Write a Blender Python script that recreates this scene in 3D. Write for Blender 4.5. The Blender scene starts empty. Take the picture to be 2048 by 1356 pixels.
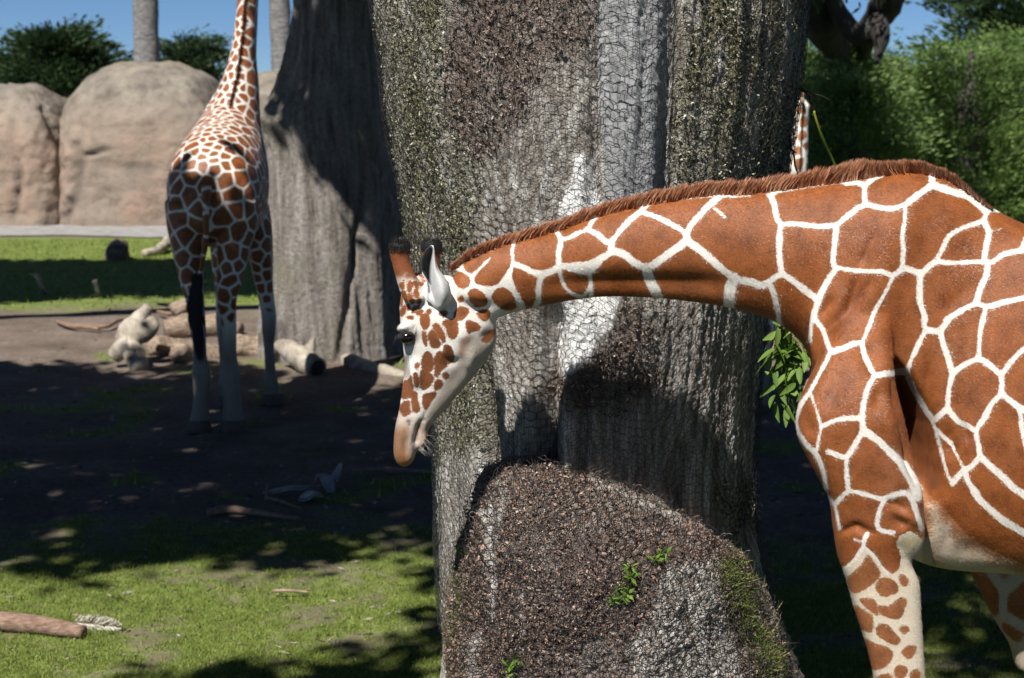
import bpy, math, random
import numpy as np
from mathutils import Vector, Matrix

# ------------------------------------------------------------------ camera, sky, sun, exposure
scene = bpy.context.scene
FPX, PITCH, CAMH = 3100.0, math.radians(8.22), 2.8
cam_d = bpy.data.cameras.new('camera'); cam = bpy.data.objects.new('camera', cam_d)
scene.collection.objects.link(cam); scene.camera = cam
cam.location = (0, 0, CAMH); cam.rotation_euler = (math.radians(90) - PITCH, 0, 0)
cam_d.sensor_width = 36.0; cam_d.lens = FPX / 2048.0 * 36.0
cam_d.clip_start = 0.1; cam_d.clip_end = 3000
cam_d.dof.use_dof = True; cam_d.dof.focus_distance = 5.05; cam_d.dof.aperture_fstop = 4.5

SUN = Vector((0.5, 1.0, -1.42)).normalized()          # the way the sunlight travels
world = bpy.data.worlds.new('World'); scene.world = world; world.use_nodes = True
wn = world.node_tree.nodes; wl = world.node_tree.links
bg = wn['Background']; sky = wn.new('ShaderNodeTexSky'); sky.sky_type = 'NISHITA'
sky.sun_disc = False; sky.sun_elevation = math.asin(-SUN.z)
sky.sun_rotation = math.atan2(-SUN.x, -SUN.y)
sky.air_density = 2.0; sky.dust_density = 0.0; sky.ozone_density = 6.0; sky.altitude = 9500
bg.inputs['Strength'].default_value = 0.05
wl.new(sky.outputs[0], bg.inputs['Color'])
sun_d = bpy.data.lights.new('sun', 'SUN'); sun_d.energy = 5.0; sun_d.angle = math.radians(0.53)
sun_d.color = (1.0, 0.965, 0.915)
sun = bpy.data.objects.new('sun', sun_d); scene.collection.objects.link(sun)
sun.rotation_euler = SUN.to_track_quat('-Z', 'Y').to_euler(); sun.location = (2, -6, 14)
scene.view_settings.view_transform = 'Standard'; scene.view_settings.look = 'None'
scene.view_settings.exposure = 0.6; scene.view_settings.gamma = 1.0
scene.view_settings.use_curve_mapping = False
scene.render.engine = 'CYCLES'
scene.cycles.max_bounces = 6; scene.cycles.transparent_max_bounces = 8

RNG = np.random.default_rng(7); random.seed(7)
COL = scene.collection

# ------------------------------------------------------------------ helpers
CP, SP = math.cos(PITCH), math.sin(PITCH)
def P(px, py, Y):
    """World point seen at photo pixel (2048 wide) at distance Y."""
    u = (np.asarray(px, float) - 1024) / FPX; v = (678 - np.asarray(py, float)) / FPX
    dy = CP + v * SP; dz = -SP + v * CP; t = Y / dy
    return np.stack(np.broadcast_arrays(u * t, Y + 0 * t, CAMH + dz * t), -1)
def PX(p):
    p = np.asarray(p, float); x, y, z = p[..., 0], p[..., 1], p[..., 2] - CAMH
    f = y * CP - z * SP; up = y * SP + z * CP
    return 1024 + FPX * x / f, 678 - FPX * up / f
def G(px, py):
    """Ground point under a photo pixel."""
    u = (px - 1024) / FPX; v = (678 - py) / FPX
    t = CAMH / (SP - v * CP)
    return np.array([u * t, (CP + v * SP) * t, 0.0])

def _h(i, j, k, s):
    n = (i * 374761393 + j * 668265263 + k * 2147483647 * 3 + s * 974634777) & 0xffffffff
    n = ((n ^ (n >> 13)) * 1274126177) & 0xffffffff
    n = ((n ^ (n >> 16)) * 2246822519) & 0xffffffff
    return ((n ^ (n >> 15)) & 0xffffff) / float(0xffffff) * 2 - 1
def vnoise(p, seed=0):
    p = np.asarray(p, float); f = np.floor(p); i = f.astype(np.int64); w = p - f; w = w * w * (3 - 2 * w)
    r = 0
    for a in (0, 1):
        for b in (0, 1):
            for c in (0, 1):
                wt = (w[..., 0] if a else 1 - w[..., 0]) * (w[..., 1] if b else 1 - w[..., 1]) * (w[..., 2] if c else 1 - w[..., 2])
                r = r + wt * _h(i[..., 0] + a, i[..., 1] + b, i[..., 2] + c, seed)
    return r
def fbm(p, o=4, seed=0, g=0.5):
    p = np.asarray(p, float); r = 0; a = 1.0; t = 0
    for k in range(o):
        r = r + a * vnoise(p, seed + k * 17); t += a; a *= g; p = p * 2.03 + 11.3
    return r / t

def mesh_data(name, verts, faces, smooth=True):
    """faces: list of (n, k) integer arrays"""
    verts = np.asarray(verts, np.float32).reshape(-1, 3)
    if isinstance(faces, np.ndarray): faces = [faces]
    faces = [np.asarray(f, np.int32) for f in faces if len(f)]
    me = bpy.data.meshes.new(name)
    me.vertices.add(len(verts)); me.vertices.foreach_set('co', verts.ravel())
    loops = np.concatenate([f.ravel() for f in faces]); tot = np.concatenate([np.full(len(f), f.shape[1], np.int32) for f in faces])
    start = np.concatenate([[0], np.cumsum(tot)[:-1]]).astype(np.int32)
    me.loops.add(len(loops)); me.loops.foreach_set('vertex_index', loops)
    me.polygons.add(len(tot)); me.polygons.foreach_set('loop_start', start); me.polygons.foreach_set('loop_total', tot)
    me.polygons.foreach_set('use_smooth', np.full(len(tot), smooth, bool))
    me.update(calc_edges=True); me.validate()
    return me
def put(name, me, mat=None, parent=None):
    o = bpy.data.objects.new(name, me); COL.objects.link(o)
    if mat is not None and me is not None and len(me.materials) == 0: me.materials.append(mat)
    if parent is not None: o.parent = parent; o.matrix_parent_inverse = Matrix.Translation(-parent.location) if parent.type == 'EMPTY' and parent.parent is None else Matrix.Identity(4)
    return o
def mk(name, verts, faces, mat, parent=None, smooth=True):
    return put(name, mesh_data(name, verts, faces, smooth), mat, parent)
def fattr(me, name, vals):
    a = me.attributes.new(name, 'FLOAT', 'POINT'); a.data.foreach_set('value', np.asarray(vals, np.float32))
def cattr(me, name, vals):
    vals = np.asarray(vals, np.float32)
    if vals.shape[1] == 3: vals = np.concatenate([vals, np.ones((len(vals), 1), np.float32)], 1)
    a = me.attributes.new(name, 'FLOAT_COLOR', 'POINT'); a.data.foreach_set('color', vals.ravel())
def tag(o, label=None, cat=None, group=None, kind=None):
    if label: o['label'] = label
    if cat: o['category'] = cat
    if group: o['group'] = group
    if kind: o['kind'] = kind
    return o
def thing(name, loc, label, cat, group=None):
    o = bpy.data.objects.new(name, None); COL.objects.link(o); o.location = Vector([float(a) for a in loc])
    o.empty_display_size = 0.2
    return tag(o, label, cat, group)

class MB:
    """collects pieces of one mesh"""
    def __init__(s): s.v = []; s.q = []; s.t = []; s.n = 0
    def add(s, v, q=None, t=None):
        v = np.asarray(v, float).reshape(-1, 3)
        if q is not None and len(q): s.q.append(np.asarray(q, int) + s.n)
        if t is not None and len(t): s.t.append(np.asarray(t, int) + s.n)
        s.v.append(v); s.n += len(v); return s
    def data(s, name, smooth=True):
        f = []
        if s.q: f.append(np.concatenate(s.q))
        if s.t: f.append(np.concatenate(s.t))
        return mesh_data(name, np.concatenate(s.v), f, smooth)

def catmull(a, sub):
    a = np.asarray(a, float); n = len(a)
    e = np.concatenate([[2 * a[0] - a[1]], a, [2 * a[-1] - a[-2]]]); out = []
    for i in range(n - 1):
        p0, p1, p2, p3 = e[i], e[i + 1], e[i + 2], e[i + 3]
        for k in range(sub):
            t = k / sub
            out.append(0.5 * (2 * p1 + (p2 - p0) * t + (2 * p0 - 5 * p1 + 4 * p2 - p3) * t * t + (3 * p1 - p0 - 3 * p2 + p3) * t ** 3))
    out.append(a[-1]); return np.array(out)
def grid_faces(r, c, wrap=True):
    i = np.arange(r - 1)[:, None]; j = np.arange(c if wrap else c - 1)[None, :]
    j2 = (j + 1) % c
    return np.stack([i * c + j, i * c + j2, (i + 1) * c + j2, (i + 1) * c + j], -1).reshape(-1, 4)
def closed_loft(mb, rings):
    """rings (r, c, 3) -> closed tube with end caps"""
    r, c, _ = rings.shape
    v = np.concatenate([rings.reshape(-1, 3), [rings[0].mean(0)], [rings[-1].mean(0)]])
    j = np.arange(c); j2 = (j + 1) % c
    t = np.concatenate([np.stack([np.full(c, r * c), j2, j], -1), np.stack([np.full(c, r * c + 1), (r - 1) * c + j, (r - 1) * c + j2], -1)])
    mb.add(v, grid_faces(r, c), t)
def section_loft(mb, A, B, hw, W=(0, 1, 0), sub=6, n=28, power=2.0):
    """elliptic sections whose one diameter runs A->B and whose half width along W is hw"""
    A = catmull(A, sub); B = catmull(B, sub); hw = catmull(np.asarray(hw, float)[:, None], sub)[:, 0]
    W = np.asarray(W, float); th = np.linspace(0, 2 * np.pi, n, endpoint=False)
    cs, sn = np.cos(th), np.sin(th)
    cs = np.sign(cs) * np.abs(cs) ** (2 / power); sn = np.sign(sn) * np.abs(sn) ** (2 / power)
    C = (A + B) / 2; R = (A - B) / 2
    rings = C[:, None] + R[:, None] * cs[None, :, None] + (hw[:, None, None] * W[None, None]) * sn[None, :, None]
    closed_loft(mb, rings)
def ellipsoid(mb, c, r, rot=None, n=16, m=24):
    th = np.linspace(0.02, np.pi - 0.02, n); ph = np.linspace(0, 2 * np.pi, m, endpoint=False)
    v = np.stack([np.sin(th)[:, None] * np.cos(ph), np.sin(th)[:, None] * np.sin(ph), np.cos(th)[:, None] + 0 * ph], -1) * np.asarray(r)
    if rot is not None: v = v @ np.array(Matrix.Rotation(rot[0], 3, rot[1])).T
    closed_loft(mb, v + np.asarray(c))
def frames(path):
    path = np.asarray(path, float); T = np.gradient(path, axis=0); T /= np.linalg.norm(T, axis=1)[:, None] + 1e-12
    up = np.array([0.13, 0.21, 0.97]); 
    if abs(T[:, 2]).mean() > 0.8: up = np.array([0.97, 0.21, 0.05])
    N = np.cross(T, up); N /= np.linalg.norm(N, axis=1)[:, None] + 1e-12
    return T, N, np.cross(N, T)
def tube(mb, path, rad, n=10, sub=1, noise=0.0, nf=8.0, seed=0):
    path = np.asarray(path, float); rad = np.broadcast_to(np.asarray(rad, float), (len(path),))
    if sub > 1: path = catmull(path, sub); rad = catmull(np.array(rad)[:, None], sub)[:, 0]
    T, N, B = frames(path); th = np.linspace(0, 2 * np.pi, n, endpoint=False)
    d = N[:, None] * np.cos(th)[None, :, None] + B[:, None] * np.sin(th)[None, :, None]
    r = rad[:, None]
    rings = path[:, None] + d * r[..., None]
    if noise: rings = path[:, None] + d * (r * (1 + noise * fbm(rings * nf, 3, seed)))[..., None]
    closed_loft(mb, rings)
def voxel(mb, name, size, smooth_it=6):
    me = mb.data('tmp_' + name); o = bpy.data.objects.new('tmp', me); COL.objects.link(o)
    m = o.modifiers.new('r', 'REMESH'); m.mode = 'VOXEL'; m.voxel_size = size; m.adaptivity = 0
    dg = bpy.context.evaluated_depsgraph_get(); ev = o.evaluated_get(dg)
    em = ev.to_mesh(); n = len(em.vertices); v = np.empty(n * 3, np.float32); em.vertices.foreach_get('co', v); v = v.reshape(-1, 3).astype(float)
    em.calc_loop_triangles()
    npol = len(em.polygons); tot = np.empty(npol, np.int32); em.polygons.foreach_get('loop_total', tot)
    li = np.empty(len(em.loops), np.int32); em.loops.foreach_get('vertex_index', li)
    ne = len(em.edges); e = np.empty(ne * 2, np.int32); em.edges.foreach_get('vertices', e); e = e.reshape(-1, 2)
    ev.to_mesh_clear()
    st = np.concatenate([[0], np.cumsum(tot)[:-1]])
    q = np.stack([li[st[tot == 4] + k] for k in range(4)], -1)
    t = np.stack([li[st[tot == 3] + k] for k in range(3)], -1) if (tot == 3).any() else np.zeros((0, 3), int)
    bpy.data.objects.remove(o); bpy.data.meshes.remove(me)
    v = laplace(v, e, smooth_it)
    return v, q, t, e
def laplace(v, e, it):
    n = len(v); deg = np.bincount(e.ravel(), minlength=n)[:, None].clip(1)
    for k in range(it):
        s = np.stack([np.bincount(e[:, 0], v[e[:, 1], a], n) + np.bincount(e[:, 1], v[e[:, 0], a], n) for a in range(3)], -1)
        v = v + (0.5 if k % 2 == 0 else -0.42 if False else 0.5) * (s / deg - v)
    return v
def vnormals(v, q, t):
    nrm = np.zeros_like(v)
    for f in (q, t):
        if len(f):
            fn = np.cross(v[f[:, 1]] - v[f[:, 0]], v[f[:, 2]] - v[f[:, 0]])
            for k in range(f.shape[1]):
                for a in range(3): nrm[:, a] += np.bincount(f[:, k], fn[:, a], len(v))
    return nrm / (np.linalg.norm(nrm, axis=1)[:, None] + 1e-12)

def seg_dist(x, y, segs):
    """min over segments of (distance - halfwidth); segs (m,5)"""
    out = np.full(len(x), 90.0); o = np.argsort(x, kind='stable'); xs, ys = x[o], y[o]; r = out[o]
    for x0, y0, x1, y1, w in segs:
        a = np.searchsorted(xs, min(x0, x1) - 90); b = np.searchsorted(xs, max(x0, x1) + 90)
        k = a + np.nonzero((ys[a:b] > min(y0, y1) - 90) & (ys[a:b] < max(y0, y1) + 90))[0]
        X, Y_ = xs[k], ys[k]; dx, dy = x1 - x0, y1 - y0; L = dx * dx + dy * dy + 1e-9
        t = np.clip(((X - x0) * dx + (Y_ - y0) * dy) / L, 0, 1)
        r[k] = np.minimum(r[k], np.hypot(X - x0 - t * dx, Y_ - y0 - t * dy) - w)
    out[o] = r
    return out
def inside(x, y, poly):
    r = np.zeros(np.shape(x), bool); n = len(poly)
    for i in range(n):
        (x0, y0), (x1, y1) = poly[i], poly[(i + 1) % n]
        if y0 == y1: continue
        r ^= ((y0 > y) != (y1 > y)) & (x < (x1 - x0) * (y - y0) / (y1 - y0) + x0)
    return r
def poly_sd(x, y, polys, margin=40):
    """signed distance, positive inside, to the nearest of many polygons"""
    out = np.full(len(x), -1e3)
    for p in polys:
        p = np.asarray(p, float)
        m = (x > p[:, 0].min() - margin) & (x < p[:, 0].max() + margin) & (y > p[:, 1].min() - margin) & (y < p[:, 1].max() + margin)
        if not m.any(): continue
        s = [(*p[i], *p[(i + 1) % len(p)], 0) for i in range(len(p))]
        d = seg_dist(x[m], y[m], s); d = np.where(inside(x[m], y[m], p), d, -d)
        out[m] = np.maximum(out[m], d)
    return out
def smooth_poly(p, sub=3):
    p = np.asarray(p, float); n = len(p); e = np.concatenate([p[-1:], p, p[:2]]); out = []
    for i in range(n):
        p0, p1, p2, p3 = e[i], e[i + 1], e[i + 2], e[i + 3]
        for k in range(sub):
            t = k / sub
            out.append(0.5 * (2 * p1 + (p2 - p0) * t + (2 * p0 - 5 * p1 + 4 * p2 - p3) * t * t + (3 * p1 - p0 - 3 * p2 + p3) * t ** 3))
    return np.array(out)
def sstep(a, b, x):
    t = np.clip((x - a) / (b - a), 0, 1); return t * t * (3 - 2 * t)

# ------------------------------------------------------------------ materials
def new_mat(name):
    m = bpy.data.materials.new(name); m.use_nodes = True
    return m, m.node_tree.nodes, m.node_tree.links, m.node_tree.nodes['Principled BSDF']
def nnoise(n, l, scale, detail=5, rough=0.6, vec=None, stretch=None, coord='Object'):
    t = n.new('ShaderNodeTexNoise'); t.inputs['Scale'].default_value = scale; t.inputs['Detail'].default_value = detail; t.inputs['Roughness'].default_value = rough
    tc = n.new('ShaderNodeTexCoord'); src = tc.outputs[coord]
    if stretch:
        mp = n.new('ShaderNodeMapping'); mp.inputs['Scale'].default_value = stretch; l.new(src, mp.inputs['Vector']); src = mp.outputs[0]
    l.new(src, t.inputs['Vector']); return t.outputs['Fac']
def nramp(n, l, fac, stops):
    r = n.new('ShaderNodeValToRGB'); e = r.color_ramp.elements
    while len(e) < len(stops): e.new(0.5)
    for k, (p, c) in enumerate(stops):
        e[k].position = p; e[k].color = (*c, 1) if len(c) == 3 else c
    l.new(fac, r.inputs['Fac']); return r.outputs['Color']
def nmix(n, l, fac, a, b, mode='MIX'):
    m = n.new('ShaderNodeMix'); m.data_type = 'RGBA'; m.blend_type = mode
    for sock, val in ((m.inputs[0], fac), (m.inputs[6], a), (m.inputs[7], b)):
        if isinstance(val, bpy.types.NodeSocket): l.new(val, sock)
        elif isinstance(val, (int, float)): sock.default_value = val if sock.type == 'VALUE' else (val, val, val, 1)
        else: sock.default_value = (*val, 1)
    return m.outputs[2]
def nmath(n, l, op, a, b=0.0, c=None, clamp=False):
    m = n.new('ShaderNodeMath'); m.operation = op; m.use_clamp = clamp
    for k, val in enumerate((a, b, c)):
        if val is None: continue
        if isinstance(val, bpy.types.NodeSocket): l.new(val, m.inputs[k])
        else: m.inputs[k].default_value = val
    return m.outputs[0]
def nattr(n, name):
    a = n.new('ShaderNodeAttribute'); a.attribute_name = name; return a
def nbump(n, l, b, h, strength=0.5, dist=0.01):
    k = n.new('ShaderNodeBump'); k.inputs['Strength'].default_value = strength; k.inputs['Distance'].default_value = dist
    l.new(h, k.inputs['Height']); l.new(k.outputs[0], b.inputs['Normal']); return k
def simple_mat(name, stops, scale=20, rough=0.8, stretch=None, bump=0.4, bdist=0.005, spec=0.3, detail=6):
    m, n, l, b = new_mat(name)
    f = nnoise(n, l, scale, detail, 0.65, stretch=stretch)
    l.new(nramp(n, l, f, stops), b.inputs['Base Color']); b.inputs['Roughness'].default_value = rough
    b.inputs['Specular IOR Level'].default_value = spec
    if bump: nbump(n, l, b, f, bump, bdist)
    return m
def leaf_mat(name, c1, c2, c3, scale=1.5, trans=0.25):
    m, n, l, b = new_mat(name)
    a = nattr(n, 'rnd'); f = nnoise(n, l, scale, 3)
    v = nmath(n, l, 'ADD', nmath(n, l, 'MULTIPLY', a.outputs['Fac'], 0.6), nmath(n, l, 'MULTIPLY', f, 0.5))
    col = nramp(n, l, v, [(0.2, c1), (0.5, c2), (0.85, c3)])
    l.new(col, b.inputs['Base Color']); b.inputs['Roughness'].default_value = 0.55; b.inputs['Specular IOR Level'].default_value = 0.25
    tr = n.new('ShaderNodeBsdfTranslucent'); l.new(col, tr.inputs['Color'])
    ms = n.new('ShaderNodeMixShader'); ms.inputs[0].default_value = trans
    l.new(b.outputs[0], ms.inputs[1]); l.new(tr.outputs[0], ms.inputs[2]); l.new(ms.outputs[0], n['Material Output'].inputs['Surface'])
    return m

def coat_mat(name, brown_gain=1.0, edge=1.6, nz=4.5, fine=420.0):
    """giraffe coat: 'pat' is the distance in from a patch's edge, 'tint' the pale ground, 'btint' the patch colour"""
    m, n, l, b = new_mat(name)
    pat = nattr(n, 'pat').outputs['Fac']; tint = nattr(n, 'tint').outputs['Color']; bt = nattr(n, 'btint').outputs['Color']
    nf = nnoise(n, l, fine * 0.7, 4, 0.75, stretch=(.45, 1, 1)); ne = nnoise(n, l, fine * 0.30, 3, 0.75, stretch=(.6, 1, 1.5)); nl = nnoise(n, l, 9.0, 4)
    p = nmath(n, l, 'ADD', pat, nmath(n, l, 'MULTIPLY', nmath(n, l, 'SUBTRACT', ne, 0.5), nz * 2))
    mr = n.new('ShaderNodeMapRange'); mr.interpolation_type = 'SMOOTHSTEP'
    mr.inputs['From Min'].default_value = -edge; mr.inputs['From Max'].default_value = edge
    l.new(p, mr.inputs['Value'])
    dm = n.new('ShaderNodeMapRange'); dm.interpolation_type = 'SMOOTHSTEP'; dm.inputs['From Min'].default_value = 4; dm.inputs['From Max'].default_value = 60
    l.new(nmath(n, l, 'ADD', pat, nmath(n, l, 'MULTIPLY', nmath(n, l, 'SUBTRACT', nl, 0.5), 60)), dm.inputs['Value'])
    br = nmix(n, l, dm.outputs[0], bt, nmix(n, l, 1.0, bt, (0.66, 0.58, 0.52), 'MULTIPLY'))
    nb = nnoise(n, l, 3.2, 5, .6); br = nmix(n, l, nramp(n, l, nb, [(.45, (0, 0, 0)), (.72, (.34, .34, .34))]), br, (.29, .135, .075))
    br = nmix(n, l, 1.0, br, nramp(n, l, nnoise(n, l, 17, 4, .6), [(.3, (.62, .58, .55)), (.5, (1, 1, 1)), (.7, (1.2, 1.18, 1.15))]), 'MULTIPLY')
    sp = nramp(n, l, nf, [(0.3, (0.6, 0.57, 0.55)), (0.5, (.98, .98, .98)), (0.7, (1.22, 1.24, 1.28))])
    br = nmix(n, l, 1.0, br, sp, 'MULTIPLY')
    wh = nmix(n, l, 0.5, tint, nmix(n, l, 1.0, tint, sp, 'MULTIPLY'))
    l.new(nmix(n, l, mr.outputs[0], wh, br), b.inputs['Base Color'])
    b.inputs['Roughness'].default_value = 0.5; b.inputs['Specular IOR Level'].default_value = 0.28
    b.inputs['Sheen Weight'].default_value = 0.03; b.inputs['Sheen Roughness'].default_value = 0.4
    nbump(n, l, b, nf, 0.5, 0.003)
    return m

# ------------------------------------------------------------------ ground, path
def ground_h(x, y):
    p = np.stack([x, y, 0 * x], -1)
    return .05 * fbm(p * .35, 3, 1) + .022 * fbm(p * 3.1, 3, 2) * sstep(45, 15, y) + .010 * fbm(p * 11, 2, 4) * sstep(22, 12, y)
def grass_mask(x, y):
    p = np.stack([x, y, 0 * x], -1); n = fbm(p * .9, 4, 21); n2 = fbm(p * 3.5, 3, 22)
    near = sstep(11.0, 9.0, y + 1.2 * n + .8 * n2) * (1 - .75 * sstep(.02, .32, .75 * fbm(p * 2.6, 4, 33) + .4 * fbm(p * 14, 3, 35)))
    far = sstep(21.8, 23.2, y + 1.1 * n) * sstep(36.5, 35.0, y + 1.5 * n)
    spot = .8 * sstep(.22, .4, fbm(p * 1.7, 4, 55)) * sstep(24, 17, y)
    return np.clip(np.maximum(np.maximum(near, far), spot), 0, 1)
ys = np.concatenate([[-25, -10, 0, 2, 3.5], np.geomspace(4.5, 24, 230), np.geomspace(24.3, 60, 60), [75, 100, 160, 300, 700]])
fr = np.linspace(-1, 1, 221); fr = np.sign(fr) * np.abs(fr) ** 1.25
Y2, F2 = np.meshgrid(ys, fr, indexing='ij'); X2 = F2 * (6 + np.abs(Y2) * .62 + sstep(40, 120, Y2) * 300)
gv = np.stack([X2, Y2, ground_h(X2, Y2)], -1).reshape(-1, 3)
gme = mesh_data('ground', gv, grid_faces(len(ys), len(fr), False)[:, ::-1].copy()); fattr(gme, 'grass', grass_mask(gv[:, 0], gv[:, 1]))
m, n, l, b = new_mat('ground_soil')
f1 = nnoise(n, l, 1.3, 8, .65); f2 = nnoise(n, l, 22, 6, .7)
dirt = nmix(n, l, nramp(n, l, f1, [(.35, (0, 0, 0)), (.65, (1, 1, 1))]), (.12, .092, .072), (.21, .168, .137))
dirt = nmix(n, l, .8, dirt, nramp(n, l, f2, [(.3, (.45, .42, .4)), (.55, (1, 1, 1)), (.75, (1.25, 1.2, 1.15))]), 'MULTIPLY')
gr = nmix(n, l, nramp(n, l, nnoise(n, l, 7, 6), [(.35, (0, 0, 0)), (.65, (1, 1, 1))]), (.11, .15, .032), (.20, .25, .065))
gr = nmix(n, l, .7, gr, nramp(n, l, nnoise(n, l, 90, 4, .8), [(.3, (.5, .5, .45)), (.7, (1.2, 1.2, 1.1))]), 'MULTIPLY')
l.new(nmix(n, l, nattr(n, 'grass').outputs['Fac'], dirt, gr), b.inputs['Base Color']); b.inputs['Roughness'].default_value = .95; b.inputs['Specular IOR Level'].default_value = .15
nbump(n, l, b, f2, .7, .02)
ground = tag(put('ground', gme, m), kind='structure')
# gravel path along the foot of the rocks
pu = np.linspace(-40, 40, 120); pv = np.linspace(0, 1, 12); PU, PV = np.meshgrid(pu, pv, indexing='ij')
e0 = 35.8 + .5 * fbm(np.stack([PU * .3, 0 * PU, 0 * PU], -1), 3, 6); py_ = e0 + PV * (44 - e0)
pvs = np.stack([PU, py_, ground_h(PU, py_) + .03], -1).reshape(-1, 3)
path = mk('gravel_path', pvs, grid_faces(120, 12, False), simple_mat('gravel', [(.3, (.16, .15, .14)), (.5, (.27, .26, .245)), (.7, (.36, .34, .32))], 3.0, .95, (1, 1, 1), .5, .01))
tag(path, kind='structure')

# ------------------------------------------------------------------ boulders of the back wall
rockm, n, l, b = new_mat('rockwork')
f1 = nnoise(n, l, .55, 8, .6); f2 = nnoise(n, l, 2.2, 10, .68); z = n.new('ShaderNodeSeparateXYZ'); tc = n.new('ShaderNodeTexCoord'); l.new(tc.outputs['Object'], z.inputs[0])
warm = nramp(n, l, f1, [(.32, (.23, .195, .16)), (.5, (.27, .21, .165)), (.68, (.32, .22, .165))])
grey = nramp(n, l, f2, [(.35, (.15, .13, .108)), (.65, (.25, .22, .18))])
hz = nmath(n, l, 'ADD', nmath(n, l, 'DIVIDE', z.outputs['Z'], 4.6), nmath(n, l, 'MULTIPLY', nmath(n, l, 'SUBTRACT', f1, .5), .55))
c = nmix(n, l, nramp(n, l, hz, [(.45, (0, 0, 0)), (.78, (1, 1, 1))]), warm, grey)
c = nmix(n, l, .75, c, nramp(n, l, f2, [(.34, (.66, .64, .62)), (.48, (.97, .97, .96)), (.7, (1.12, 1.11, 1.09))]), 'MULTIPLY')
c = nmix(n, l, nramp(n, l, hz, [(.86, (0, 0, 0)), (1.05, (.6, .6, .6))]), c, (.27, .23, .13))
crk = nattr(n, 'crack').outputs['Fac']; c = nmix(n, l, nmath(n, l, 'MULTIPLY', crk, .75), c, (.13, .11, .09))
l.new(c, b.inputs['Base Color']); b.inputs['Roughness'].default_value = .92; b.inputs['Specular IOR Level'].default_value = .15; nbump(n, l, b, f2, .8, .12)
def boulder(pl, pr, ptop, Y, depth, label, seed, cracks, shoulder=3.2, tilt=0.0):
    base = P((pl + pr) / 2, 437, Y); sc = FPX / Y * 1.012; H = (437 - ptop) / sc; W = (pr - pl) / 2 / sc
    nz, nt = 80, 150; vz = np.linspace(0, 1, nz); th = np.linspace(0, 2 * np.pi, nt, endpoint=False)
    rr = (1 - vz ** shoulder) ** (1 / 2.1); rr[-1] = 0.004
    c_, s_ = np.cos(th), np.sin(th); cx = np.sign(c_) * np.abs(c_) ** .42; sx = np.sign(s_) * np.abs(s_) ** .42
    X = W * rr[:, None] * cx[None]; Yy = depth * rr[:, None] * sx[None]; Zz = H * vz[:, None] + tilt * X + 0 * X
    v = np.stack([X, Yy, Zz], -1); nn = v - np.array([0, 0, H * .4]); nn /= np.linalg.norm(nn, axis=2)[..., None]
    d = .22 * fbm(v * .42 + seed, 3, seed) + .16 * fbm(v * 1.1 + seed, 4, seed + 3) + .10 * -np.abs(fbm(v * np.array([1.2, 1.2, .6]) + seed, 3, seed + 8)) + .05 * fbm(v * 5, 3, seed + 5)
    w = v + base + nn * d[..., None]; x, y = PX(w); ck = np.zeros(x.shape)
    for wd, pts in cracks:
        q = [tuple(a) for a in catmull(pts, 4)]; dd = seg_dist(x.ravel(), y.ravel(), [(*q[i], *q[i + 1], 0) for i in range(len(q) - 1)]).reshape(x.shape)
        ck = np.maximum(ck, np.exp(-(dd / wd) ** 2))
    ck *= (Yy < 0); w = w - nn * (ck * .12)[..., None]; w[0, :, 2] = -.4
    me = mesh_data('boulder', w.reshape(-1, 3) - base, grid_faces(nz, nt)); fattr(me, 'crack', ck.ravel())
    o = put('boulder', me, rockm); o.location = Vector([float(a) for a in base]); tag(o, label, 'boulder', 'boulders of the back wall'); return o
boulder(-75, 172, 167, 42.0, 2.6, 'lower round topped tan boulder at the far left of the back wall', 5, [(7, [(38, 320), (42, 360), (28, 440)]), (6, [(85, 215), (105, 260), (125, 300)])], 4.0)
boulder(152, 486, 116, 42.3, 3.0, 'largest pinkish tan boulder standing behind the walking giraffe', 11, [(10, [(150, 290), (158, 330), (150, 390), (130, 440)]), (6, [(155, 310), (185, 308), (205, 300)]), (5, [(300, 330), (285, 380), (265, 440)])], 4.2)
boulder(462, 800, 134, 44.0, 3.0, 'tan boulder showing between the walking giraffe and the shaded trunk', 17, [], 6.0)

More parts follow.
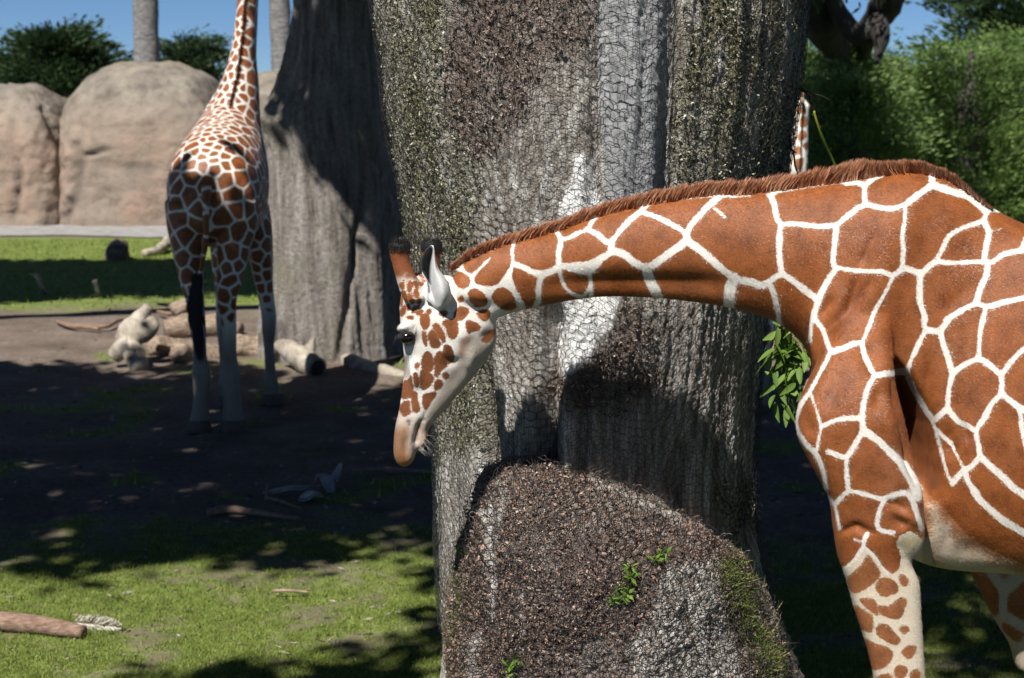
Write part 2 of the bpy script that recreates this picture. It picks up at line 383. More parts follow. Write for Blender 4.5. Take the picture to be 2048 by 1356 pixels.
# ------------------------------------------------------------------ foliage
def leaf_quads(c, d, L, W):
    """c centres, d directions, L lengths, W widths -> pointed leaf quads"""
    n_ = len(c); up = RNG.normal(0, 1, (n_, 3)); s = np.cross(d, up); s /= np.linalg.norm(s, axis=1)[:, None] + 1e-9
    a = c - d * (L / 2)[:, None]; e = c + d * (L / 2)[:, None]; mid = c + d * (L * .05)[:, None]
    V = np.stack([a, mid + s * (W / 2)[:, None], e, mid - s * (W / 2)[:, None]], 1).reshape(-1, 3)
    return V, np.arange(n_ * 4).reshape(-1, 4)
def foliage(name, centres, outs, per, size, flat, L, W, mat, parent, kind='stuff', droop=0.0, up=.25):
    """sprays of small leaves round every centre, pointing outwards"""
    n_ = len(centres) * per; ci = np.repeat(np.arange(len(centres)), per)
    off = RNG.normal(0, 1, (n_, 3)); off /= (np.linalg.norm(off, axis=1)[:, None] + 1e-9); off *= (RNG.uniform(.1, 1, n_) ** .6)[:, None]
    sz = np.repeat(size * RNG.uniform(.6, 1.3, len(centres)), per); off *= sz[:, None]; off[:, 2] *= flat
    o = outs[ci]; off += o * (sz * RNG.uniform(-.3, 1.3, n_))[:, None]; off[:, 2] -= droop * (off[:, 0] ** 2 + off[:, 1] ** 2) / (sz + .01)
    d = o * .8 + off / (sz[:, None] + .01) * .9 + RNG.normal(0, .35, (n_, 3)); d[:, 2] += up; d /= np.linalg.norm(d, axis=1)[:, None] + 1e-9
    V, F = leaf_quads(centres[ci] + off, d, L * RNG.uniform(.6, 1.4, n_), W * RNG.uniform(.6, 1.4, n_))
    me = mesh_data(name, V, F, False); fattr(me, 'rnd', np.repeat(np.clip(.5 * RNG.uniform(0, 1, len(centres))[ci] + .5 * RNG.uniform(0, 1, n_), 0, 1), 4))
    ob = put(name, me, mat, parent)
    if kind: ob['kind'] = kind
    return ob
cyp_dark = leaf_mat('cypress_dark', (.014, .03, .013), (.032, .062, .024), (.07, .11, .04), .6)
cyp_green = leaf_mat('cypress_green', (.03, .065, .02), (.115, .19, .05), (.23, .31, .095), .5, .3)
barkm = simple_mat('cypress_bark', [(.3, (.035, .03, .027)), (.55, (.10, .09, .08)), (.75, (.2, .185, .165))], 6, .95, (1, 1, .15), .9, .05)
def cypress(px, Y, top, base_z, rx, label, seed, mat, nspray=260, per=60, group='cypress trees', limbs=6, tiers=True, leafL=.2, lean=0, spray=.75, rmin=.35):
    rg = np.random.default_rng(seed); x = P(px, 437, Y)[0]; root = thing('cypress_tree', (x, Y, 0), label, 'tree', group)
    H = P(px, top, Y)[2]; mb = MB(); tube(mb, [(x, Y, -.2), (x + .2 * lean, Y, H * .35), (x + lean * .6, Y + .1, H * .65), (x + lean, Y, H * .95)], [.5, .38, .25, .06], 14, 6, .25, 2.0, seed)
    cs = []; os_ = []
    for k in range(nspray):
        h = rg.uniform(0, 1) ** .85; a = rg.uniform(0, 6.283); zc = base_z + (H - base_z - spray * .3) * h
        prof = (1 - h ** 2.4) ** .5 * (.75 + .25 * math.sin(h * 17 + seed) ) + .05; r = rx * prof * rg.uniform(rmin, 1.0)
        lump = 1 + .3 * math.sin(a * 3 + seed + h * 5); c_ = np.array([x + lean * h + r * lump * math.cos(a), Y + r * lump * math.sin(a) * .8, zc + rg.normal(0, .12)])
        cs.append(c_); o_ = np.array([math.cos(a), math.sin(a), .25]); os_.append(o_ / np.linalg.norm(o_))
    for k in range(limbs):
        c_ = cs[k * 7 % len(cs)]; z0 = max(.6, c_[2] * .75); tube(mb, [(x + lean * z0 / H, Y, z0), (x * .5 + c_[0] * .5, Y * .5 + c_[1] * .5, c_[2] - .1), c_], [.14, .08, .03], 8, 4, .2, 3, seed)
    put('trunk', mb.data('trunk'), barkm, root)
    foliage('crown', np.array(cs), np.array(os_), per, spray, .42, leafL, leafL * .33, mat, root)
    return root
# dark cypresses behind the rocks at the left
cypress(105, 52, 60, 1.2, 2.3, 'broad dark cypress with swept branches behind the two left boulders', 3, cyp_dark, 420, 80, 'dark cypresses behind the rocks', leafL=.24, lean=.5)
cypress(-20, 56, 105, 1.0, 2.0, 'lower dark green cypress cut by the left edge', 4, cyp_dark, 260, 70, 'dark cypresses behind the rocks', leafL=.24)
cypress(352, 58, 68, 2.0, .95, 'small wind blown cypress top right of the left palm trunk', 5, cyp_dark, 110, 60, 'dark cypresses behind the rocks', leafL=.22, lean=.6, spray=.5)
cypress(412, 60, 72, 2.0, .75, 'small cypress top half hidden by the walking giraffe neck', 6, cyp_dark, 80, 60, 'dark cypresses behind the rocks', leafL=.22, lean=.4, spray=.5)
# tall green cypress bank at the right
right = [(1700, 26, 150, -.5, 1.3, 'low green cypress in front of the leaning trunk', 20), (1640, 30, 75, -.5, 2.0, 'green cypress just right of the netted trunk edge', 21), (1790, 33, 105, -.5, 2.2, 'green cypress under the dark leaning limbs at upper right', 22),
         (1930, 31, 85, -.5, 2.0, 'green cypress with dense layered sprays behind the withers', 23), (2085, 33, 70, -.5, 2.3, 'green cypress cut by the right edge', 24),
         (1720, 37, 120, 0, 2.4, 'paler green cypress in the second row behind the raised mane', 25), (2030, 38, 60, 0, 2.4, 'tall green cypress in the second row at the upper right', 26), (2230, 32, 20, -.5, 2.4, 'green cypress mostly outside the right edge', 27)]
for k, a in enumerate(right): cypress(*a, cyp_green, 380, 80, 'green cypresses at the right', leafL=.115, spray=.46, rmin=.45)
cypress(2040, 44, -160, 3.2, 2.7, 'high dark cypress crown against the sky at the top right corner', 29, cyp_dark, 330, 80, 'dark cypresses at the right', leafL=.24, lean=.4, spray=.8)
# dark leaning trunk with limbs, upper right
r_ = P(1700, 300, 31); barkd = simple_mat('shaded_bark', [(.3, (.02, .018, .016)), (.6, (.05, .045, .04)), (.8, (.13, .12, .11))], 5, .95, (1, 1, .2), .9, .05); lt = thing('leaning_tree', (r_[0], 31, 0), 'dark leaning bare limbed tree at the top right against the sky', 'tree'); mb = MB()  # bark coloured darker to stand for shade on the limbs
tube(mb, [(r_[0] - .3, 31.4, -.2), P(1690, 250, 31), P(1705, 120, 30.2), P(1745, 50, 28.5), P(1782, -20, 27.5), P(1830, -200, 27)], [.36, .34, .3, .27, .27, .2], 16, 6, .35, 2.2, 3)
put('trunk', mb.data('trunk'), barkd, lt)
for pts, rr in (([P(1735, 70, 27), P(1700, 60, 26.8), P(1668, 0, 26.7), P(1640, -90, 26.7)], [.2, .17, .15, .1]), ([P(1752, 40, 27), P(1762, 80, 26.7), P(1752, 130, 26.6)], [.17, .12, .03]),
                ([P(1695, 150, 30.4), P(1650, 60, 28), P(1625, 10, 27), P(1590, -60, 27)], [.22, .3, .32, .25])):
    mb = MB(); tube(mb, pts, rr, 12, 6, .4, 2.5, 5); put('limb', mb.data('limb'), barkd, lt)
tc_ = np.array([P(1640 + 40 * RNG.normal(), -60 + 45 * RNG.normal(), 26.5 + RNG.normal()) for k in range(40)] + [P(1850 + 60 * RNG.normal(), -120 + 30 * RNG.normal(), 26.5 + RNG.normal()) for k in range(40)])
foliage('crown', tc_, np.tile([0, 0, 1.0], (80, 1)), 60, .5, .5, .2, .06, cyp_dark, lt)
# palms beyond the wall
palmm = simple_mat('palm_trunk', [(.3, (.10, .095, .09)), (.55, (.21, .2, .19)), (.75, (.34, .325, .30))], 5, .95, (1, 1, 2.5), .9, .06)
frondm = leaf_mat('palm_frond', (.03, .04, .015), (.05, .06, .02), (.09, .09, .035), 1)
def palm(px, Y, w, label, lean):
    b_ = P(px, 437, Y); x = b_[0]; root = thing('palm_tree', (x, Y, 0), label, 'tree', 'palms beyond the rock wall'); H = 14.0; mb = MB()
    tube(mb, [(x + lean, Y, -.3), (x + lean * .6, Y, 3), (x, Y, 6.2), (x - lean * .4, Y, H)], [w * 1.15, w * 1.04, w, w * .95], 20, 14, .12, 3.5, 2); put('trunk', mb.data('trunk'), palmm, root)
    for k in range(26):
        a = k * 2.4; el = random.uniform(-.9, .9); D = np.array([math.cos(a), math.sin(a), 0]); L = random.uniform(2.2, 3.0)
        pth = catmull([np.array([x - lean * .4, Y, H]) + D * (L * t) + np.array([0, 0, el * L * t - 1.5 * t * t * L * .6]) for t in (0, .3, .6, 1)], 8); c_ = np.repeat(pth, 6, 0); n_ = len(c_)
        S = np.cross(D, (0, 0, 1)) * np.tile([1, -1], n_ // 2)[:, None]; d = S + D * .5 + np.array([0, 0, -.5]) + RNG.normal(0, .1, (n_, 3)); d /= np.linalg.norm(d, axis=1)[:, None]
        V, F = leaf_quads(c_ + d * .25 + RNG.normal(0, .03, (n_, 3)), d, np.full(n_, .55), np.full(n_, .06)); me = mesh_data('frond', V, F, False); fattr(me, 'rnd', RNG.uniform(0, 1, len(V))); put('frond', me, frondm, root)
palm(305, 48, .385, 'grey palm trunk rising behind the largest boulder left of the giraffe neck', -.05)
palm(568, 47, .31, 'grey palm trunk beside the shaded tree right of the giraffe neck', .12)

# ------------------------------------------------------------------ big netted tree in the middle
EDGE = np.array([(-900,700,1660),(-400,725,1640),(0,745,1612),(100,755,1605),(200,766,1592),(300,785,1577),(400,803,1560),(500,820,1545),(600,837,1533),(700,852,1522),(800,865,1512),(900,871,1506),(1000,875,1506),(1100,879,1520),(1200,884,1545),(1300,890,1575),(1400,880,1620),(1740,800,1760),(1900,780,1800)], float)
TYC = 6.16
_zc = P(1024, EDGE[:, 0], TYC)[:, 2]; _l = P(EDGE[:, 1], EDGE[:, 0], TYC)[:, 0]; _r = P(EDGE[:, 2], EDGE[:, 0], TYC)[:, 0]; _o = np.argsort(_zc); _zc, _l, _r = _zc[_o], _l[_o], _r[_o]
def trunk_pt(th, z, off=0.0, fine=True):
    """point of the bark; th = 0 faces the camera, positive to the right"""
    th, z = np.broadcast_arrays(np.asarray(th, float), np.asarray(z, float))
    cx = np.interp(z, _zc, (_l + _r) / 2); R = np.interp(z, _zc, (_r - _l) / 2)
    taper = sstep(4.5, 8, z); R = R * .972 * (1 - .35 * taper)
    dirx, diry = np.sin(th), -np.cos(th); q = np.stack([dirx, diry, 0 * z], -1)
    p0 = np.stack([dirx * 1.0, diry * 1.0, z * .22], -1)
    d = .035 * fbm(p0 * 2.2, 3, 41) + .02 * fbm(np.stack([dirx, diry, z * .12], -1) * 7.0, 3, 42)
    if fine:
        d = d + .022 * fbm(np.stack([dirx, diry, z * .10], -1) * 22, 3, 43) + .010 * fbm(np.stack([dirx, diry, z * .3], -1) * 55, 3, 44) + .008 * fbm(np.stack([dirx, diry, z], -1) * 60, 2, 45)
    def gro(tc, z0, z1, depth, w, slope=0.0): return -depth * np.exp(-((th - tc - slope * (z - z0)) / w) ** 2) * sstep(z0 - .15, z0 + .05, z) * sstep(z1 + .15, z1 - .1, z)
    d = d + gro(-.42, .6, 2.14, .16, .07, .10) + gro(-.02, 2.2, 9, .05, .05, .03) + gro(.30, 2.25, 9, .045, .05) + gro(-.75, .3, 1.9, .08, .06) + gro(.62, .4, 1.6, .06, .06, -.1) + gro(-.18, .5, 1.75, .06, .05, .05)
    d = d + .045 * np.exp(-((th - .14) / .16) ** 2) * sstep(2.1, 2.5, z) + .05 * np.exp(-((th + .28) / .2) ** 2) * sstep(2.1, 1.7, z) - .05 * np.exp(-((th - .3) / .25) ** 2) * sstep(2.1, 1.7, z)
    r = (R + d + off)
    return np.stack([cx + r * dirx, TYC + r * diry * .96, z], -1)
ts = np.concatenate([np.linspace(-2.0, 2.0, 400), np.linspace(2.05, 4.23, 40)]); zs = np.concatenate([[-.3, 0, .3, .6], np.linspace(.8, 3.75, 370), np.linspace(3.8, 7.5, 40)])
TT, ZZ = np.meshgrid(ts, zs, indexing='xy'); tv = trunk_pt(TT, ZZ)
def bark_masks(v):
    """patches of bare wood, moss, brown fibre; each bounded by its own ragged outline"""
    sh = v.shape[:-1]; v = v.reshape(-1, 3); x, y = PX(v); w = 14 * fbm(v * np.array([9, 9, 4]), 3, 61); x = x + w; y = y + 2 * w
    def pm(polys, soft): return sstep(-soft, soft, poly_sd(x, y, [np.array(p, float) for p in polys], 80))
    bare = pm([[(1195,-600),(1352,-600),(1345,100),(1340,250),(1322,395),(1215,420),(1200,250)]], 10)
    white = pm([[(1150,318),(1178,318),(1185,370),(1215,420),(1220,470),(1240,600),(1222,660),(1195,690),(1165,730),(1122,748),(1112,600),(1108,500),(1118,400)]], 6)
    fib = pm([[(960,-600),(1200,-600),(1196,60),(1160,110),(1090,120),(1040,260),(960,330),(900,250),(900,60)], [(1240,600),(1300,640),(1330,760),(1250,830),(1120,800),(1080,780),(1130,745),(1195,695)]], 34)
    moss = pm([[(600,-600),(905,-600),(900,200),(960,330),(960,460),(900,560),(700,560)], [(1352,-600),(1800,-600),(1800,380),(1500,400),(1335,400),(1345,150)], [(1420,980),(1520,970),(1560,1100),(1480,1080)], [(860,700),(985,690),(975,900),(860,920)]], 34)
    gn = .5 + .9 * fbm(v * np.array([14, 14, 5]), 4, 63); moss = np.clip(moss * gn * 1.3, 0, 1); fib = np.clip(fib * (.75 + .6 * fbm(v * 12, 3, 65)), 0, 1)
    return [a.reshape(sh) for a in (bare, white, fib, moss)]
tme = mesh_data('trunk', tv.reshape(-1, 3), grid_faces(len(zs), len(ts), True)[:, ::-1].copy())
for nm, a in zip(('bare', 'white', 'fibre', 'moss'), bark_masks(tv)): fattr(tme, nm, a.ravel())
bark, n, l, b = new_mat('old_bark')
fs = nnoise(n, l, 1.0, 8, .7, stretch=(38, 38, 3.2)); ff = nnoise(n, l, 1.0, 6, .75, stretch=(120, 120, 14)); fg_ = nnoise(n, l, 95, 4, .75); fl = nnoise(n, l, 5, 4)
c = nramp(n, l, fs, [(.27, (.07, .058, .048)), (.40, (.29, .25, .21)), (.52, (.48, .44, .39)), (.64, (.82, .80, .76))])
c = nmix(n, l, .6, c, nramp(n, l, ff, [(.3, (.4, .38, .36)), (.55, (1, 1, 1)), (.75, (1.35, 1.35, 1.35))]), 'MULTIPLY')
fibc = nramp(n, l, fg_, [(.32, (.035, .026, .021)), (.48, (.15, .105, .08)), (.6, (.26, .19, .15)), (.75, (.45, .37, .32))])
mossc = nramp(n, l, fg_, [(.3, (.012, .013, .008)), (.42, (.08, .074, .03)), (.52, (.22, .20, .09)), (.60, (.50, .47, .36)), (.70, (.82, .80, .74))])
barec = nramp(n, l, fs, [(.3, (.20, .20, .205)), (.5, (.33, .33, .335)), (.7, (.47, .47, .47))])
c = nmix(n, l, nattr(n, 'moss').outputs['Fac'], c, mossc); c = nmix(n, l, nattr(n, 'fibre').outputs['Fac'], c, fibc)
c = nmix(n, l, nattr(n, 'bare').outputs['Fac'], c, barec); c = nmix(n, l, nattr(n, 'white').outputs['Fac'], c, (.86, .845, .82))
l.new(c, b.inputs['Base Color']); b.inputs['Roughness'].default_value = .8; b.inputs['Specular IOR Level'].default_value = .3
smo = nmath(n, l, 'MAXIMUM', nattr(n, 'bare').outputs['Fac'], nattr(n, 'white').outputs['Fac'])
hh = nmath(n, l, 'ADD', fs, nmath(n, l, 'MULTIPLY', fg_, nmath(n, l, 'SUBTRACT', 1.0, smo))); nbump(n, l, b, hh, .9, .018)
big = thing('big_tree', (float(trunk_pt(0, 0)[0]), TYC, 0), 'massive grey barked old trunk wrapped in wire netting in the middle', 'tree')
put('trunk', tme, bark, big)

# the swollen buttress at its foot
BO = np.array([(893,1356),(892,1290),(900,1200),(915,1120),(938,1030),(965,962),(1005,928),(1060,924),(1130,931),(1205,951),(1285,986),(1360,1030),(1430,1068),(1480,1108),(1522,1180),(1560,1262),(1600,1356),(1680,1560),(1740,1750),(1300,1800),(860,1750),(880,1560)], float)
BOs = smooth_poly(BO, 16); BC = np.array([1200., 1330.])
def burl_pt(a, s, off=0.0, fine=True):
    """a: position round the outline (0..1), s: 0 centre, 1 rim"""
    a, s = np.broadcast_arrays(np.asarray(a, float), np.asarray(s, float)); k = (a % 1) * len(BOs); i = k.astype(int) % len(BOs); f = (k - np.floor(k))[..., None]
    e = BOs[i] * (1 - f) + BOs[(i + 1) % len(BOs)] * f; ss = np.minimum(s, 1); q = BC + (e - BC) * ss[..., None]
    prof = (1 - ss ** 2.6) ** .55; lowr = sstep(1100, 1700, q[..., 1]); depth = 5.62 - (.62 + .15 * lowr) * prof + np.maximum(s - 1, 0) * 3
    p = P(q[..., 0], q[..., 1], 5.3); ratio = depth / 5.3
    p = P(q[..., 0], q[..., 1], depth[..., None][..., 0]) if np.ndim(depth) == 0 else np.stack([P(q[..., 0], q[..., 1], 1.0)[..., 0] * depth, depth, CAMH + (P(q[..., 0], q[..., 1], 1.0)[..., 2] - CAMH) * depth], -1)
    d = .05 * fbm(p * 3.2, 3, 71) + .03 * fbm(p * np.array([9, 9, 4]), 3, 72)
    if fine: d = d + .014 * fbm(p * 32, 3, 73) + .012 * fbm(p * 70, 2, 74)
    nrm = np.stack([(q[..., 0] - BC[0]) / 480 * ss, -np.sqrt(np.clip(1.15 - ss ** 2, .05, 1)), -(q[..., 1] - BC[1]) / 480 * ss], -1); nrm /= np.linalg.norm(nrm, axis=-1)[..., None]
    return p + nrm * (d + off)[..., None], nrm
ba = np.linspace(0, 1, 560, endpoint=False); bs = np.concatenate([np.linspace(.0, .9, 150), np.linspace(.905, 1, 36), [1.03, 1.08, 1.16]])
BA, BS = np.meshgrid(ba, bs, indexing='xy'); bv, bn = burl_pt(BA, BS)
bme = mesh_data('buttress', bv.reshape(-1, 3), grid_faces(len(bs), len(ba), True)[:, ::-1].copy())
x, y = PX(bv.reshape(-1, 3)); wv = 16 * fbm(bv.reshape(-1, 3) * 8, 3, 81)
PALE = ([(1340,1130),(1440,1110),(1460,1250),(1500,1400),(1290,1420),(1250,1300)], [(1290,1290),(1340,1200),(1350,1400),(1250,1400)], [(1180,955),(1370,1030),(1360,1050),(1200,975)], [(955,1020),(990,1000),(990,1130),(970,1140)], [(980,1140),(1000,1150),(990,1250),(970,1240)], [(930,1290),(960,1260),(960,1360),(930,1360)], [(1000,960),(1012,955),(1005,1090),(990,1090)], [(1040,1190),(1052,1180),(1050,1300),(1036,1300)])
pale = sstep(-10, 10, poly_sd(x + wv, y + wv, [np.array(p, float) for p in PALE], 80))
fattr(bme, 'fibre', np.clip(1.0 - pale, 0, 1) * np.clip(.85 + .5 * fbm(bv.reshape(-1, 3) * 10, 3, 83), 0, 1)); fattr(bme, 'moss', np.clip(.9 * sstep(930, 900, x + wv) , 0, 1)); fattr(bme, 'bare', 0 * x); fattr(bme, 'white', 0 * x)
put('buttress', bme, bark, big)
# loose bark chips and needle litter caught behind the wire
def chips(nm, pos, nrm, size, cols, parent):
    k = len(pos); a = RNG.normal(0, 1, (k, 3)) + nrm * -.2; a /= np.linalg.norm(a, axis=1)[:, None]; bb_ = np.cross(a, RNG.normal(0, 1, (k, 3))); bb_ /= np.linalg.norm(bb_, axis=1)[:, None]
    s = size * RNG.uniform(.5, 1.5, k)[:, None]; w = s * RNG.uniform(.12, .4, (k, 1)); c0 = pos + nrm * RNG.uniform(0, .010, (k, 1)); bend = np.cross(a, bb_) * s * .3
    V = np.stack([c0 - a * s - bb_ * w, c0 - a * s * .9 + bb_ * w, c0 + bb_ * w + bend, c0 - bb_ * w + bend, c0 + a * s + bb_ * w * .5, c0 + a * s * .9 - bb_ * w * .6], 1).reshape(-1, 3); o = np.arange(k)[:, None] * 6
    me = mesh_data(nm, V, [o + np.array([[0, 1, 2, 3]]), o + np.array([[3, 2, 4, 5]])], False); fattr(me, 'rnd', np.repeat(RNG.uniform(0, 1, k), 6))
    mt, n, l, b = new_mat(nm); l.new(nramp(n, l, nattr(n, 'rnd').outputs['Fac'], cols), b.inputs['Base Color']); b.inputs['Roughness'].default_value = .75
    o = put(nm, me, mt, parent); o['kind'] = 'stuff'; return o
k = 60000; th = RNG.uniform(-1.75, 1.75, k); zz = RNG.uniform(1.2, 3.7, k); pos = trunk_pt(th, zz); nrm = np.stack([np.sin(th), -np.cos(th), 0 * th], -1)
bare_, white_, fib_, moss_ = bark_masks(pos); u = RNG.uniform(0, 1, k)
s_ = (fib_ > .35) & (bare_ + white_ < .3) & (u < .9); chips('bark_chips', pos[s_], nrm[s_], .0085, [(0, (.03, .022, .018)), (.5, (.15, .10, .078)), (.85, (.30, .22, .18)), (1, (.55, .48, .42))], big)
s_ = (moss_ > .25) & (bare_ + white_ < .3) & (fib_ < .4); chips('moss_flakes', pos[s_], nrm[s_], .007, [(0, (.015, .016, .009)), (.45, (.09, .083, .035)), (.75, (.26, .24, .13)), (1, (.65, .63, .55))], big)
k = 26000; a_ = RNG.uniform(0, 1, k); s_ = RNG.uniform(.02, 1, k) ** .5; pos, nrm = burl_pt(a_, s_); x, y = PX(pos); m_ = (y < 1480) & (RNG.uniform(0, 1, k) > .92 * sstep(-10, 10, poly_sd(x + 12 * fbm(pos * 8, 3, 81), y, [np.array(p, float) for p in PALE], 80))) & (RNG.uniform(-.6, .5, k) < fbm(pos * 7, 3, 88) + .25)
chips('needle_litter', pos[m_], nrm[m_], .009, [(0, (.04, .028, .022)), (.4, (.16, .097, .068)), (.85, (.30, .19, .138)), (1, (.5, .4, .33))], big)

# wire netting
wirem, n, l, b = new_mat('weathered_wire'); l.new(nramp(n, l, nnoise(n, l, 9, 4), [(.35, (.022, .023, .027)), (.6, (.05, .047, .046)), (.75, (.11, .085, .07))]), b.inputs['Base Color']); b.inputs['Metallic'].default_value = .35; b.inputs['Roughness'].default_value = .45
def net(nm, fn, nu, nv, seed, rad, keep=None, jit=.10):
    """hexagon netting: nodes on a (u, v) lattice pushed onto a surface by fn"""
    rg = np.random.default_rng(seed); I, J = np.meshgrid(np.arange(nu), np.arange(nv), indexing='ij')
    # brick-wall hexagons: node (i, j) with alternating vertical shift
    sh = np.where((I + J) % 2 == 0, .17, -.17); U = (I + rg.normal(0, jit * .55, I.shape)); V = (J + sh + rg.normal(0, jit * .55, I.shape))
    pts = fn(U / (nu - 1), V / (nv - 1), rg)
    idx = I * nv + J; e = [np.stack([idx[:-1].ravel(), idx[1:].ravel()], -1)]
    vert = ((I + J) % 2 == 0)[:, :-1]; e.append(np.stack([idx[:, :-1][vert], idx[:, 1:][vert]], -1)); e = np.concatenate(e); pts = pts.reshape(-1, 3)
    if keep is not None: kp = keep(pts); e = e[kp[e[:, 0]] & kp[e[:, 1]]]
    a, c_ = pts[e[:, 0]], pts[e[:, 1]]; d = c_ - a; L = np.linalg.norm(d, axis=1); ok = L < .12; a, c_, d, L = a[ok], c_[ok], d[ok], L[ok]; d = d / (L[:, None] + 1e-9)
    s1 = np.cross(d, np.array([.3, .9, .2])); s1 /= np.linalg.norm(s1, axis=1)[:, None]; s2 = np.cross(d, s1); vs_ = []
    for p in (a - d * rad * .5, c_ + d * rad * .5):
        for ang in (0, 2.094, 4.189): vs_.append(p + rad * (s1 * math.cos(ang) + s2 * math.sin(ang)))
    V = np.stack(vs_, 1).reshape(-1, 3); o = np.arange(len(a))[:, None] * 6
    return V, np.concatenate([o + np.array([[0, 1, 4, 3]]), o + np.array([[1, 2, 5, 4]]), o + np.array([[2, 0, 3, 5]])]), pts
def trunk_net(off, wob, twist):
    def fn(u, v, rg):
        th = -1.95 + 3.9 * u + twist * np.sin(v * 5); z = .75 + 3.1 * v + .02 * np.sin(u * 40 + 3 * v)
        return trunk_pt(th, z, off + wob * fbm(np.stack([u * 9, v * 11, 0 * u], -1), 3, 91), False)
    return fn
wr = thing('wire_netting', (float(trunk_pt(0, 0)[0]), 5.4, 0), 'black hexagonal wire netting stretched round the big tree trunk', 'netting')
for sd, off, nu, nv, tw in ((1, .022, 150, 104, .0), (2, .028, 142, 98, .02)):
    V, F, _ = net('n', trunk_net(off, .018, tw), nu, nv, sd, .00095); o = put('wire_layer', mesh_data('wire_layer', V, F), wirem, wr); o['kind'] = 'stuff'
bw = thing('wire_netting', (float(P(1200, 1300, 5.0)[0]), 5.0, 0), 'wire netting with curled cut ends draped over the swollen foot of the trunk', 'netting')
def burl_fn(off):
    def fn(u, v, rg):
        px = 850 + 800 * u; py = 880 + 620 * v; rim = np.hypot(px - BC[0], py - BC[1]); an = np.arctan2(py - BC[1], px - BC[0]); oa = np.arctan2(BOs[:, 1] - BC[1], BOs[:, 0] - BC[0]); orr = np.hypot(BOs[:, 0] - BC[0], BOs[:, 1] - BC[1]); o = np.argsort(oa)
        R = np.interp(an, oa[o], orr[o], period=2 * np.pi); ai = np.interp(an, oa[o], o.astype(float)); ai = o[np.searchsorted(oa[o], an).clip(0, len(o) - 1)] / len(BOs)
        s = rim / R; p, nn = burl_pt(ai, np.minimum(s, 1.0), off + .02 * fbm(np.stack([u * 9, v * 9, 0 * u], -1), 3, 95), False); p[s > 1.01] = 1e3 + rg.normal(0, 50, (int((s > 1.01).sum()), 3)); return p
    return fn
for sd, nu, nv, off in ((5, 76, 36, .022), (6, 70, 34, .034), (7, 82, 39, .028)):
    V, F, pts = net('b', burl_fn(off), nu, nv, sd, .0013, lambda p: p[:, 1] < 50, .3); o = put('wire_layer', mesh_data('wire_layer', V, F), wirem, bw); o['kind'] = 'stuff'
mb = MB(); i0 = int(.09 * len(BOs))
for t_ in np.sort(RNG.uniform(.20, .70, 90)):                                      # curled cut ends along the upper rim
    k_ = t_ * len(BOs); e = BOs[int(k_) % len(BOs)]
    if e[1] > 1130: continue
    base = burl_pt(t_, .985, .01, False)[0]; sc = random.uniform(.25, .95); dr = random.choice((-1, 1)) * random.uniform(.2, 1.2)
    arc = [base + np.array([dr * .022 * sc * (1 - math.cos(a)), -.006 * a, .030 * sc * math.sin(a * .8)]) for a in np.linspace(0, random.uniform(1.2, 2.8), 7)]; tube(mb, arc, .0012, 4)
for (px, py) in ((1092, 932), (1028, 1000), (1140, 1010), (1498, 1340), (1510, 1300), (1100, 1090), (955, 1040), (1290, 1150), (1030, 1200), (1200, 1230)):
    an = math.atan2(py - BC[1], px - BC[0]); oa = np.arctan2(BOs[:, 1] - BC[1], BOs[:, 0] - BC[0]); k_ = int(np.argmin(np.abs(np.angle(np.exp(1j * (oa - an)))))); s = math.hypot(px - BC[0], py - BC[1]) / math.hypot(*(BOs[k_] - BC)); c0 = burl_pt(k_ / len(BOs), min(s, 1), .03, False)[0]
    tube(mb, [c0 + np.array([.011 * math.cos(a), -.004 * math.sin(a), .011 * math.sin(a)]) for a in np.linspace(0, 5.6, 14)], .0018, 5)
o = put('wire_ends', mb.data('wire_ends'), simple_mat('cut_wire', [(.3, (.10, .075, .06)), (.7, (.22, .19, .17))], 60, .4, bump=0), bw); o['kind'] = 'stuff'

# ------------------------------------------------------------------ crowns of the big trees (above the picture; they cast the shade on the paddock)
S = np.array(SUN)
def shade_hit_plane(c, Y): t = (Y - c[:, 1]) / S[1]; return c + S * t[:, None]
def shade_hit_ground(c): t = -c[:, 2] / S[2]; return c + S * t[:, None]
# patches the photograph shows in sun, as outlines on the ground and on standing things
LIT_GROUND = [[(-400,1130),(60,1120),(140,1160),(230,1180),(330,1120),(440,1105),(560,1140),(680,1120),(780,1105),(930,1085),(930,1800),(-400,1800)],
              [(-400,598),(60,606),(250,596),(400,590),(900,598),(900,735),(700,745),(580,770),(545,745),(440,725),(300,748),(180,728),(60,735),(-400,700)],
              [(-400,420),(900,420),(900,470),(430,466),(270,468),(120,478),(140,500),(300,508),(370,512),(0,518),(-400,515)],
              [(1480,715),(1640,715),(1640,752),(1480,752)]]
BLOT = [(210,1150,70,14),(90,925,90,8),(215,950,80,8),(490,895,50,6),(160,1075,90,9),(740,1075,60,10),(540,1120,60,8),(300,860,60,6)]
GLIT = [(322,-60),(560,-60),(560,540),(520,550),(480,510),(440,430),(400,390),(350,380),(322,380)]
LIT_SIDE = [(13.6, GLIT), (13.85, GLIT), (14.05, GLIT), (14.3, GLIT), (14.55, GLIT), (14.8, GLIT), (15.1, GLIT), (15.4, GLIT), (15.4, [(1470,60),(1740,60),(1740,460),(1470,460)]), (17.6, [(520,250),(620,270),(650,300),(690,390),(740,450),(800,470),(860,520),(860,720),(530,720)]), (16.2, [(200,590),(450,590),(450,745),(200,745)])]
SHADE_POKE = [[(720,1275),(780,1262),(905,1278),(905,1318),(820,1300)], [(380,1352),(640,1340),(905,1356),(905,1420),(380,1420)]]
